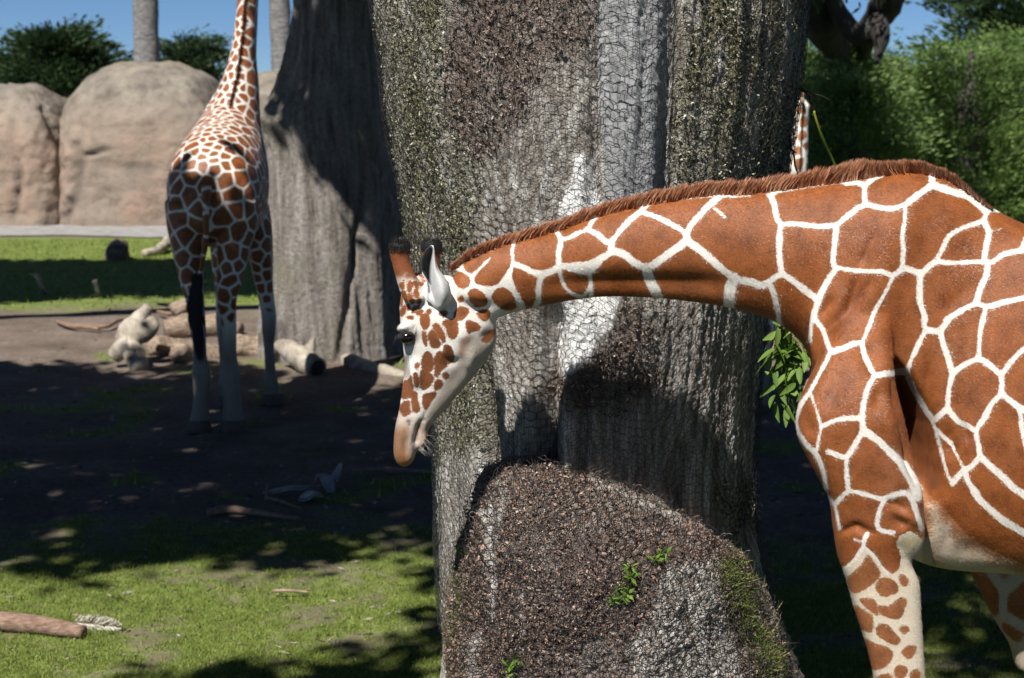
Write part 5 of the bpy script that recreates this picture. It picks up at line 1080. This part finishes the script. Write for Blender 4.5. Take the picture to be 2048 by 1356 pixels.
def place_upright(loc, rz, sc, neck, hdir, label, brown, pale, seed, cell, vox, thin=0.0):
    v, q, t, pat, tint, hoofs, tail = giraffe_upright(neck, hdir, vox, seed, cell, legs)
    root = thing('giraffe', loc, label, 'giraffe', 'giraffes in the paddock'); Mx = np.array(Matrix.Rotation(rz, 3, 'Z')) * sc
    tr = lambda a: np.asarray(a, float) @ Mx.T + np.asarray(loc)
    me = mesh_data('body', tr(v), [q, t]); fattr(me, 'pat', pat - thin); cattr(me, 'tint', tint * np.array(pale)); cattr(me, 'btint', np.tile(brown, (len(v), 1)))
    put('body', me, coat_mat('giraffe_coat_standing', 1, 1.6, 1.2, 160), root)
    for x, y, z_, w, d in hoofs:
        m2 = MB(); section_loft(m2, [(x - w * 1.0, y, .09), (x - w * 1.1, y, .04), (x - w * 1.2, y, -.02)], [(x + w * 1.0, y, .09), (x + w * 1.1, y, .04), (x + w * 1.2, y, -.02)], [d * 1.02, d * 1.12, d * 1.2], sub=3, n=18); m2.v = [tr(a) for a in m2.v]; put('hoof', m2.data('hoof'), hoof2, root)
    m2 = MB(); rg = np.random.default_rng(3)
    for k in range(550):
        b0 = np.array([-.10, -.15, 1.40]) + rg.normal(0, .016, 3); e = np.array([-.085 + rg.normal(0, .017), -.16 + rg.normal(0, .02), rg.uniform(.62, .95)]); mid = (b0 + e) / 2 + np.array([-.03 + rg.normal(0, .02), -.02, 0])
        m2.add(tr([b0, b0 + (.006, .003, 0), mid + (.008, 0, 0), mid - (.004, 0, 0), e]), [(0, 1, 2, 3)], [(3, 2, 4)])
    put('tail_tuft', m2.data('tail_tuft'), hairm2, root)
    nk = catmull(np.array(neck, float), 30); N = 2200; i = rg.integers(60, len(nk), N); b0 = nk[i, :3] + np.stack([rg.normal(0, .007, N), -nk[i, 4] + .015, rg.normal(0, .01, N)], -1); L = rg.uniform(.03, .06, N)
    e = b0 + np.stack([rg.normal(0, .01, N), -L, .3 * L], -1); w = np.array([.004, 0, .003]); V = np.stack([b0 - w, b0 + w, e], 1).reshape(-1, 3); me = mesh_data('mane', tr(V), np.arange(N * 3).reshape(-1, 3)); put('mane', me, simple_mat('mane_brown', [(.3, (.25, .10, .045)), (.7, (.42, .2, .1))], 30, .6, bump=0), root)
    return root
gx = P(435, 870, 13.75)[0]
place_upright((gx, 13.65, 0), math.radians(2), 1.0, neckA, (.1, 1, -.25), 'patched giraffe seen from behind walking toward the rocks on the left', (.235, .075, .022), (1, 1, 1), 12, .125, .012)
neckB = [(0.0, 1.25, 2.1, .28, .32), (0.12, 1.3, 2.5, .26, .3), (.46, 1.38, 2.95, .22, .26), (.78, 1.46, 3.4, .19, .22), (.88, 1.52, 3.9, .16, .18), (.90, 1.55, 4.4, .145, .15), (.91, 1.56, 4.8, .13, .13), (.93, 1.56, 5.05, .15, .14)]
tg = P(1507, 437, 15.0); place_upright((tg[0], 14.6, 0), 0, .575, neckB, (-1, .25, .1), 'pale spotted young giraffe peeking from behind the right edge of the netted trunk', (.36, .15, .065), (1.05, 1.05, 1.05), 13, .16, .022, 4.5)

# ------------------------------------------------------------------ wood lying about
drift = simple_mat('driftwood', [(.3, (.13, .105, .08)), (.48, (.30, .26, .205)), (.7, (.50, .45, .37))], 5, .85, (1, 1, 1), .8, .03)
logm = simple_mat('weathered_log', [(.3, (.10, .072, .052)), (.5, (.26, .195, .14)), (.72, (.44, .35, .26))], 7, .9, (1.5, 4, 4), .7, .03)
redw = simple_mat('red_wood', [(.3, (.10, .06, .042)), (.52, (.22, .14, .10)), (.75, (.36, .26, .2))], 8, .85, (2, 8, 8), .6, .01)
twigm = simple_mat('dry_twig', [(.3, (.16, .11, .075)), (.7, (.34, .25, .18))], 30, .85, bump=.3)
def gp(px, py, h=0.0): g = G(px, py).copy(); g[2] = h; return g
def wood(name, parts, label, cat, mat, group=None, n=18, noise=.34, nf=5):
    """parts: list of (name, path, radii)"""
    base = np.array(parts[0][1]).mean(0); root = None
    if len(parts) == 1:
        mb = MB(); tube(mb, parts[0][1], parts[0][2], n, 6, noise, nf, 4); me = mb.data(name); o = put(name, me, mat); return tag(o, label, cat, group)
    root = thing(name, (base[0], base[1], 0), label, cat, group)
    for nm, pth, rr in parts: mb = MB(); tube(mb, pth, rr, n, 6, noise, nf, 5); put(nm, mb.data(nm), mat, root)
    return root
def at(px, py, Y): return P(px, py, Y)
# forked driftwood
wood('driftwood_log', [('stem', [at(283, 738, 17.0), at(272, 712, 17.2), at(262, 690, 17.4), at(258, 668, 17.5), at(272, 648, 17.6), at(288, 628, 17.7), at(297, 612, 17.7)], [.09, .13, .13, .15, .13, .085, .055]),
     ('branch_stub', [at(265, 672, 17.4), at(285, 668, 17.4), at(300, 655, 17.4), at(305, 640, 17.5)], [.13, .12, .09, .06]), ('root_end', [at(262, 690, 17.3), at(243, 700, 17.3), at(228, 715, 17.3)], [.12, .11, .08])], 'smooth pale forked driftwood log with one arm pointing up', 'log', drift)
wood('log', [('log', [at(302, 690, 18.1), at(340, 698, 18.3), at(385, 706, 18.5), at(440, 712, 18.7)], [.12, .15, .15, .13])], 'brown weathered log lying right of the forked driftwood', 'log', logm, 'logs by the shaded tree')
wood('log', [('log', [at(352, 702, 17.5), at(385, 712, 17.7), at(440, 718, 17.9)], [.12, .13, .12])], 'cut log end lying lowest in the heap beside the giraffe legs', 'log', logm, 'logs by the shaded tree')
wood('log', [('log', [at(330, 660, 19.5), at(375, 655, 19.6), at(440, 655, 19.7), at(480, 660, 19.6)], [.13, .16, .15, .1])], 'upper grey brown log of the heap behind the giraffe legs', 'log', logm, 'logs by the shaded tree')
wood('log', [('log', [at(348, 625, 20.6), at(372, 612, 20.7), at(400, 606, 20.8)], [.1, .13, .06])], 'small broken log behind the heap near the grass edge', 'log', logm, 'logs by the shaded tree')
wood('log', [('log', [at(470, 690, 18.0), at(520, 700, 18.1), at(575, 690, 17.8)], [.14, .17, .12])], 'dark log in shadow at the foot of the shaded tree', 'log', logm, 'logs by the shaded tree')
wood('hollow_log', [('shell', [at(560, 690, 17.2), at(590, 710, 17.0), at(618, 728, 16.8), at(634, 736, 16.7)], [.09, .12, .125, .12]), ('stub', [at(612, 712, 17.0), at(622, 690, 17.1), at(628, 675, 17.1)], [.08, .05, .02])], 'pale broken log with a dark hollow end beside the shaded trunk', 'log', drift)
mb = MB(); tube(mb, [at(634, 735, 16.68), at(637, 737, 16.66)], [.085, .08], 14, 2, .3, 9); o = put('hollow', mb.data('hollow'), simple_mat('hollow_dark', [(.3, (.02, .016, .012)), (.7, (.06, .045, .035))], 20, .95), bpy.data.objects['hollow_log'])  # solid plug on the closed end, coloured dark for the hollow's shade
wood('driftwood_branch', [('stem', [at(690, 718, 17.4), at(715, 735, 17.2), at(745, 742, 17.0), at(780, 745, 16.8), at(830, 760, 16.6)], [.07, .12, .10, .07, .04]), ('knob', [at(712, 735, 17.2), at(700, 722, 17.2), at(694, 712, 17.2)], [.1, .08, .05])], 'knotty lichen covered branch on the ground left of the giraffe face', 'branch', drift, n=12, noise=.4, nf=9)
# stump in the far grass
wood('stump', [('stump', [gp(234, 512), at(234, 505, 30.2), at(236, 490, 30.3), at(237, 480, 30.3)], [.24, .22, .2, .12])], 'small dark stump in the far grass', 'stump', logm, noise=.3)
wood('fallen_branch', [('stem', [gp(288, 512, .05), gp(318, 508, .1), gp(345, 500, .22), at(372, 492, 29)], [.07, .09, .13, .2])], 'tan fallen branch in the far grass beside the giraffe', 'branch', drift)
for pts, lab in (([gp(92, 590), at(84, 575, 23.8), at(76, 556, 23.8), at(68, 547, 23.8)], 'thin dark stick standing in the shaded grass at the left'), ([gp(198, 595), at(194, 578, 23.6), at(189, 560, 23.6)], 'thin pale stick standing at the edge of the far grass')):
    wood('stick', [('stick', pts, [.03, .035, .045, .035][:len(pts)])], lab, 'stick', drift, 'sticks')
def stick(pts, r, lab, mat=twigm, name='stick', cat='stick', group='sticks'): return wood(name, [(name, pts, r)], lab, cat, mat, group, n=8, noise=.2, nf=20)
stick([gp(112, 648, .04), gp(140, 659, .05), gp(170, 661, .05), gp(198, 664, .04)], [.02, .035, .035, .025], 'reddish stick lying on sunny dirt left of the driftwood', redw)
stick([gp(170, 655, .04), gp(212, 660, .05), gp(235, 650, .06), gp(252, 646, .05)], [.015, .03, .025, .015], 'bent reddish twig touching the driftwood', redw)
stick([gp(318, 622, .1), gp(345, 628, .12), gp(368, 630, .1)], [.02, .03, .02], 'orange splinter of wood above the log heap', redw); stick([gp(315, 634, .08), gp(340, 642, .1), gp(360, 638, .1)], [.02, .03, .02], 'lower orange splinter above the log heap', redw)
# timber stub at the lower left, feather
wood('timber_stub', [('timber_stub', [gp(-60, 1262, .06), gp(40, 1268, .065), gp(120, 1278, .06), gp(168, 1284, .055)], [.055, .055, .047, .035])], 'reddish brown wooden stick end lying on the grass at the lower left', 'stick', redw, n=12, noise=.16, nf=14)
fe = thing('feather', gp(190, 1264), 'pale fluffy feather lying beside the reddish stick', 'feather'); a, b_ = gp(128, 1260, .035), gp(238, 1270, .03)
mb = MB(); tube(mb, [a, (a + b_) / 2 + np.array([0, 0, .01]), b_], [.003, .0025, .001], 6, 4); put('quill', mb.data('quill'), simple_mat('quill', [(.3, (.5, .48, .4)), (.7, (.7, .68, .6))], 30, .5, bump=0), fe)
N = 500; t_ = RNG.uniform(.2, 1, N); c_ = a + (b_ - a) * t_[:, None]; sg = np.where(RNG.uniform(0, 1, N) > .5, 1, -1); d = np.stack([.6 + 0 * t_, RNG.normal(0, .3, N), sg * 1.0 * RNG.uniform(.2, 1, N)], -1); d /= np.linalg.norm(d, axis=1)[:, None]; L = .055 * np.sin(t_ * 2.9) + .012
V, F = leaf_quads(c_ + d * (L / 2)[:, None] + np.array([0, 0, .018]), d, L, np.full(N, .006)); put('vane', mesh_data('vane', V, F, False), simple_mat('feather_vane', [(.3, (.42, .38, .3)), (.7, (.62, .58, .5))], 40, .7, bump=0), fe)
# torn bark pieces in the shade
def bark_piece(pts, w, lab):
    p = catmull(pts, 6); T, N_, B_ = frames(p); n_ = len(p); s = np.linspace(-1, 1, 7); wd = w * np.sin(np.linspace(.35, 2.8, n_)); up = np.array([0, 0, 1.0])
    top = p[:, None] + N_[:, None] * (wd[:, None] * s[None])[..., None] + up * (.35 * wd[:, None] * (1 - s ** 2)[None])[..., None]; top = top + .012 * fbm(top * 14, 3, 3)[..., None] * up; bot = top - up * .014
    g1 = grid_faces(n_, 7, False); m_ = n_ * 7; ed = []
    for i in range(n_ - 1): ed += [(i * 7, (i + 1) * 7, m_ + (i + 1) * 7, m_ + i * 7), (i * 7 + 6, m_ + i * 7 + 6, m_ + (i + 1) * 7 + 6, (i + 1) * 7 + 6)]
    for j in range(6): ed += [(j, m_ + j, m_ + j + 1, j + 1), (m_ - 7 + j, m_ - 6 + j, 2 * m_ - 6 + j, 2 * m_ - 7 + j)]
    o = mk('bark_piece', np.concatenate([top.reshape(-1, 3), bot.reshape(-1, 3)]), np.concatenate([g1[:, ::-1], g1 + m_, np.array(ed)]), barkp); return tag(o, lab, 'bark', 'torn bark on the shaded dirt')
barkp = simple_mat('torn_bark', [(.3, (.18, .17, .16)), (.55, (.34, .33, .32)), (.75, (.5, .49, .48))], 12, .9, (1, 1, 1), .6, .01)
bark_piece([gp(528, 996, .04), gp(560, 991, .05), gp(600, 990, .06), gp(640, 986, .06)], .05, 'long flat grey bark strip on the shaded dirt')
bark_piece([gp(662, 1000, .06), gp(655, 985, .12), at(645, 962, 11.4), at(640, 948, 11.5)], .07, 'curled grey bark piece standing up from the dirt')
bark_piece([gp(600, 1010, .04), gp(622, 1006, .07), gp(645, 1005, .05)], .075, 'palest crumpled bark piece at the front of the torn bark')
bark_piece([gp(655, 992, .1), at(668, 955, 11.5), at(682, 928, 11.6)], .035, 'thin bark shard leaning up to the right')
stick([gp(530, 1003, .03), gp(560, 1010, .03), gp(600, 1022, .02)], [.012, .014, .008], 'thin grey stick under the torn bark'); stick([at(536, 965, 11.3), gp(534, 990, .06), gp(532, 1006, .02)], [.006, .009, .008], 'thin upright twig left of the torn bark')
stick([gp(705, 948, .03), gp(770, 945, .03), gp(868, 952, .03)], [.012, .018, .012], 'long dark stick on the dirt below the giraffe muzzle'); stick([gp(415, 1033, .03), gp(470, 1030, .04), gp(600, 1045, .02)], [.03, .03, .012], 'flat brown stick in the shade below the torn bark')
stick([gp(545, 1190, .025), gp(580, 1191, .03), gp(618, 1191, .02)], [.008, .010, .006], 'thin tan twig on the sunny grass edge'); stick([gp(560, 1041, .03), gp(600, 1044, .03)], [.012, .01], 'short tan twig in the shade')

# ------------------------------------------------------------------ twig and leaves between trunk and giraffe
tw = thing('thorny_twig', P(1592, 178, 5.95), 'thorny twig turning yellow green growing from the right of the netted trunk', 'twig')
green = simple_mat('green_twig', [(.3, (.30, .36, .03)), (.7, (.48, .52, .06))], 30, .6, bump=0); dark = simple_mat('dark_twig', [(.3, (.02, .018, .015)), (.7, (.05, .042, .03))], 30, .7, bump=0)
mb = MB(); tube(mb, [P(*p, 5.95) for p in ((1585,172),(1600,178),(1617,188),(1622,205),(1628,222))], [.006, .006, .006, .006, .005], 7, 5, .2, 60); tube(mb, [P(*p, 5.95) for p in ((1602,179),(1620,186),(1645,193),(1660,201))], [.004, .004, .003, .002], 6, 4); put('stem', mb.data('stem'), dark, tw)
mb = MB(); pth = [P(*p, 5.9) for p in ((1628,222),(1634,245),(1642,268),(1652,292),(1662,312),(1673,337),(1680,352))]; tube(mb, pth, [.004, .005, .0055, .0055, .005, .0045, .003], 8, 5, .3, 60)
for k in range(9): b0 = pth[k % 6] + (np.array(pth[k % 6 + 1]) - pth[k % 6]) * .5; sg = 1 if k % 2 else -1; tube(mb, [b0, b0 + np.array([sg * .014, 0, .012])], [.002, .0005], 5)
put('green_shoot', mb.data('green_shoot'), green, tw)
t3 = thing('bare_twig', P(1578, 260, 5.95), 'thin dark forked twig in front of the young giraffe', 'twig'); mb = MB()
tube(mb, [P(*p, 5.95) for p in ((1570,250),(1578,270),(1582,295),(1588,310),(1590,330),(1597,350))], .0035, 6, 4); tube(mb, [P(*p, 5.95) for p in ((1572,292),(1582,298),(1592,306))], .003, 6, 3); put('stem', mb.data('stem'), dark, t3)
sp2 = thing('leafy_branch', P(1575, 650, 5.75), 'leafy green branch hanging between the netted trunk and the giraffe chest', 'branch'); leafm = leaf_mat('broad_leaf', (.07, .14, .02), (.12, .21, .035), (.21, .31, .07), 8, .35)
stem = catmull([P(*p, 5.75) for p in ((1570,610),(1576,650),(1580,690),(1588,720),(1582,760),(1570,800))], 10); mb = MB(); tube(mb, stem, .005, 6); tube(mb, [P(*p, 5.7) for p in ((1574,640),(1555,670),(1540,720))], .004, 6, 4); tube(mb, [P(*p, 5.7) for p in ((1577,665),(1600,690),(1615,730))], .004, 6, 4); stem_ob = put('stem', mb.data('stem'), twigm, sp2)
def leaf_mesh(L, W):
    n_ = 7; s = np.linspace(0, 1, n_); w = W * np.sin(np.pi * s ** .8) ** .8 * .5; w[0] = w[-1] = .001; z = -.18 * L * s ** 2
    V = np.concatenate([np.stack([s * L, w, z + w * .35], -1), np.stack([s * L, 0 * s, z], -1), np.stack([s * L, -w, z + w * .35], -1)]); F = [(i, i + 1, n_ + i + 1, n_ + i) for i in range(n_ - 1)] + [(n_ + i, n_ + i + 1, 2 * n_ + i + 1, 2 * n_ + i) for i in range(n_ - 1)]
    me = mesh_data('leaf', V, np.array(F)); fattr(me, 'rnd', np.full(len(V), random.random())); me.materials.append(leafm); return me
lms = [leaf_mesh(.085 * k, .024 * k2) for k, k2 in ((1, 1), (.85, 1.05), (1.15, 1), (.7, .9), (1, 1.2), (.9, .8))]
for k in range(130):
    i = random.randrange(4, len(stem)); p = stem[i] + np.array([random.gauss(0, .035), random.gauss(0, .03), random.gauss(0, .022)])
    if k % 3 == 0: p = P(random.uniform(1532, 1618), random.uniform(650, 745), 5.72) + np.array([0, random.gauss(0, .03), 0])
    o = put('leaf', random.choice(lms), None, stem_ob); d = Vector((random.gauss(0, .6), random.gauss(-.2, .5), random.gauss(-.75, .35))); o.rotation_mode = 'QUATERNION'; o.rotation_quaternion = d.to_track_quat('X', 'Z') @ Matrix.Rotation(random.uniform(-1.3, 1.3), 3, 'X').to_quaternion(); o.location = Vector([float(a) for a in p])

# ------------------------------------------------------------------ weeds on the swollen foot of the trunk
weedm = leaf_mat('weed_leaf', (.09, .17, .02), (.16, .27, .04), (.27, .37, .08), 20, .35)
def burl_at(px, py, off=.015):
    an = math.atan2(py - BC[1], px - BC[0]); oa = np.arctan2(BOs[:, 1] - BC[1], BOs[:, 0] - BC[0]); k_ = int(np.argmin(np.abs(np.angle(np.exp(1j * (oa - an)))))); s = math.hypot(px - BC[0], py - BC[1]) / math.hypot(*(BOs[k_] - BC)); return burl_pt(k_ / len(BOs), min(s, 1), off, False)[0]
for pts, lab in ((((1238,1190),(1246,1170),(1258,1150),(1228,1200),(1252,1185),(1260,1130)), 'largest green weed sprig on the front of the netted foot'), (((1310,1112),(1322,1106),(1304,1120)), 'small weed tuft above the larger sprig on the netted foot'), (((1018,1330),(1022,1345),(1030,1320)), 'weed tuft at the bottom edge of the netted foot'), (((922,1095),(926,1105)), 'tiny leaf pair at the left rim of the netted foot')):
    c0 = burl_at(*pts[0]); w_ = thing('weed', c0, lab, 'weed', 'weeds on the netted foot'); C = np.array([burl_at(*p) for p in pts]); N = 16 * len(pts); ci = RNG.integers(0, len(C), N); d = RNG.normal(0, 1, (N, 3)); d[:, 1] = -np.abs(d[:, 1]) * .7; d[:, 2] += .2; d /= np.linalg.norm(d, axis=1)[:, None]
    L = RNG.uniform(.016, .04, N); V, F = leaf_quads(C[ci] + d * (L / 2)[:, None] + np.array([0, -.012, 0]), d, L, L * .32); me = mesh_data('leaves', V, F, False); fattr(me, 'rnd', RNG.uniform(0, 1, len(V))); put('leaves', me, weedm, w_)
# grass and ground cover
def blades(pos, nrm, h, w, lean, cols, nm):
    N = len(pos); d = nrm + RNG.normal(0, lean, (N, 3)); d /= np.linalg.norm(d, axis=1)[:, None]; s = np.cross(d, RNG.normal(0, 1, (N, 3))); s /= np.linalg.norm(s, axis=1)[:, None]; L = h * RNG.uniform(.45, 1.3, N)[:, None]; W = w * RNG.uniform(.6, 1.3, N)[:, None]
    tip = pos + d * L; tip = tip + RNG.normal(0, .25, (N, 3)) * L; V = np.stack([pos - s * W, pos + s * W, tip], 1).reshape(-1, 3); me = mesh_data(nm, V, np.arange(3 * N).reshape(-1, 3), False); fattr(me, 'rnd', np.repeat(RNG.uniform(0, 1, N), 3)); return me
gm = leaf_mat('grass_blade', (.09, .13, .022), (.19, .25, .05), (.34, .37, .11), 3, .35)
px = RNG.uniform(-60, 2110, 400000); py = RNG.uniform(1000, 1420, 400000) ** 1.0; u = (px - 1024) / FPX; v_ = (678 - py) / FPX; t = CAMH / (SP - v_ * CP); gx_, gy_ = u * t, (CP + v_ * SP) * t
gmk = grass_mask(gx_, gy_); s_ = RNG.uniform(0, 1, len(gx_)) < gmk ** 1.5 * .75; gx_, gy_ = gx_[s_], gy_[s_]; pos = np.stack([gx_, gy_, ground_h(gx_, gy_) - .002], -1)
o = put('grass', blades(pos, np.tile([0, 0, 1.0], (len(pos), 1)), .026, .0028, .55, None, 'grass'), gm); tag(o, 'short sunlit grass in the near foreground', 'grass', kind='stuff')
gx_ = RNG.uniform(-14, 3, 60000); gy_ = RNG.uniform(11, 35, 60000); s_ = RNG.uniform(0, 1, 60000) < grass_mask(gx_, gy_) ** 2; gx_, gy_ = gx_[s_], gy_[s_]; pos = np.stack([gx_, gy_, ground_h(gx_, gy_) - .002], -1)
o = put('far_grass', blades(pos, np.tile([0, 0, 1.0], (len(pos), 1)), .06, .012, .5, None, 'far_grass'), gm); tag(o, 'grass strip in front of the gravel path', 'grass', kind='stuff')
gmo = leaf_mat('dry_grass', (.07, .11, .018), (.17, .22, .045), (.33, .33, .11), 6, .3); C = []
for k in range(2600):
    s_ = random.random(); cx_ = np.interp(s_, [0, .5, 1], [1455, 1500, 1560]) + random.gauss(0, 16); cy_ = 1115 + 240 * s_ + random.gauss(0, 14); C.append(burl_at(cx_, cy_, .0))
for k in range(700): s_ = random.random(); C.append(burl_at(np.interp(s_, [0, 1], [925, 900]) + random.gauss(0, 6), 1060 + 290 * s_, .0))
C = np.array(C); nn = np.tile([.25, -.55, .75], (len(C), 1)); o = put('grass_tufts', blades(C, nn, .038, .0024, .45, None, 'grass_tufts'), gmo); tag(o, 'grass tufts growing through the wire along the sides of the trunk foot', 'grass', kind='stuff')
litter = []
N = 2500; px = RNG.uniform(-40, 2090, N); py = RNG.uniform(560, 1340, N); u = (px - 1024) / FPX; v_ = (678 - py) / FPX; t = CAMH / (SP - v_ * CP); pos = np.stack([u * t, (CP + v_ * SP) * t, 0 * t], -1); pos[:, 2] = ground_h(pos[:, 0], pos[:, 1]) + .006
d = RNG.normal(0, 1, (N, 3)); d[:, 2] *= .15; d /= np.linalg.norm(d, axis=1)[:, None]; V, F = leaf_quads(pos, d, RNG.uniform(.02, .09, N), RNG.uniform(.006, .018, N)); me = mesh_data('leaf_litter', V, F, False); fattr(me, 'rnd', np.repeat(RNG.uniform(0, 1, N), 4))
mt, n, l, b = new_mat('litter'); l.new(nramp(n, l, nattr(n, 'rnd').outputs['Fac'], [(0, (.05, .035, .025)), (.6, (.16, .115, .08)), (1, (.4, .34, .28))]), b.inputs['Base Color']); o = put('leaf_litter', me, mt); tag(o, 'small twigs and dry leaves strewn over the dirt', 'litter', kind='stuff')
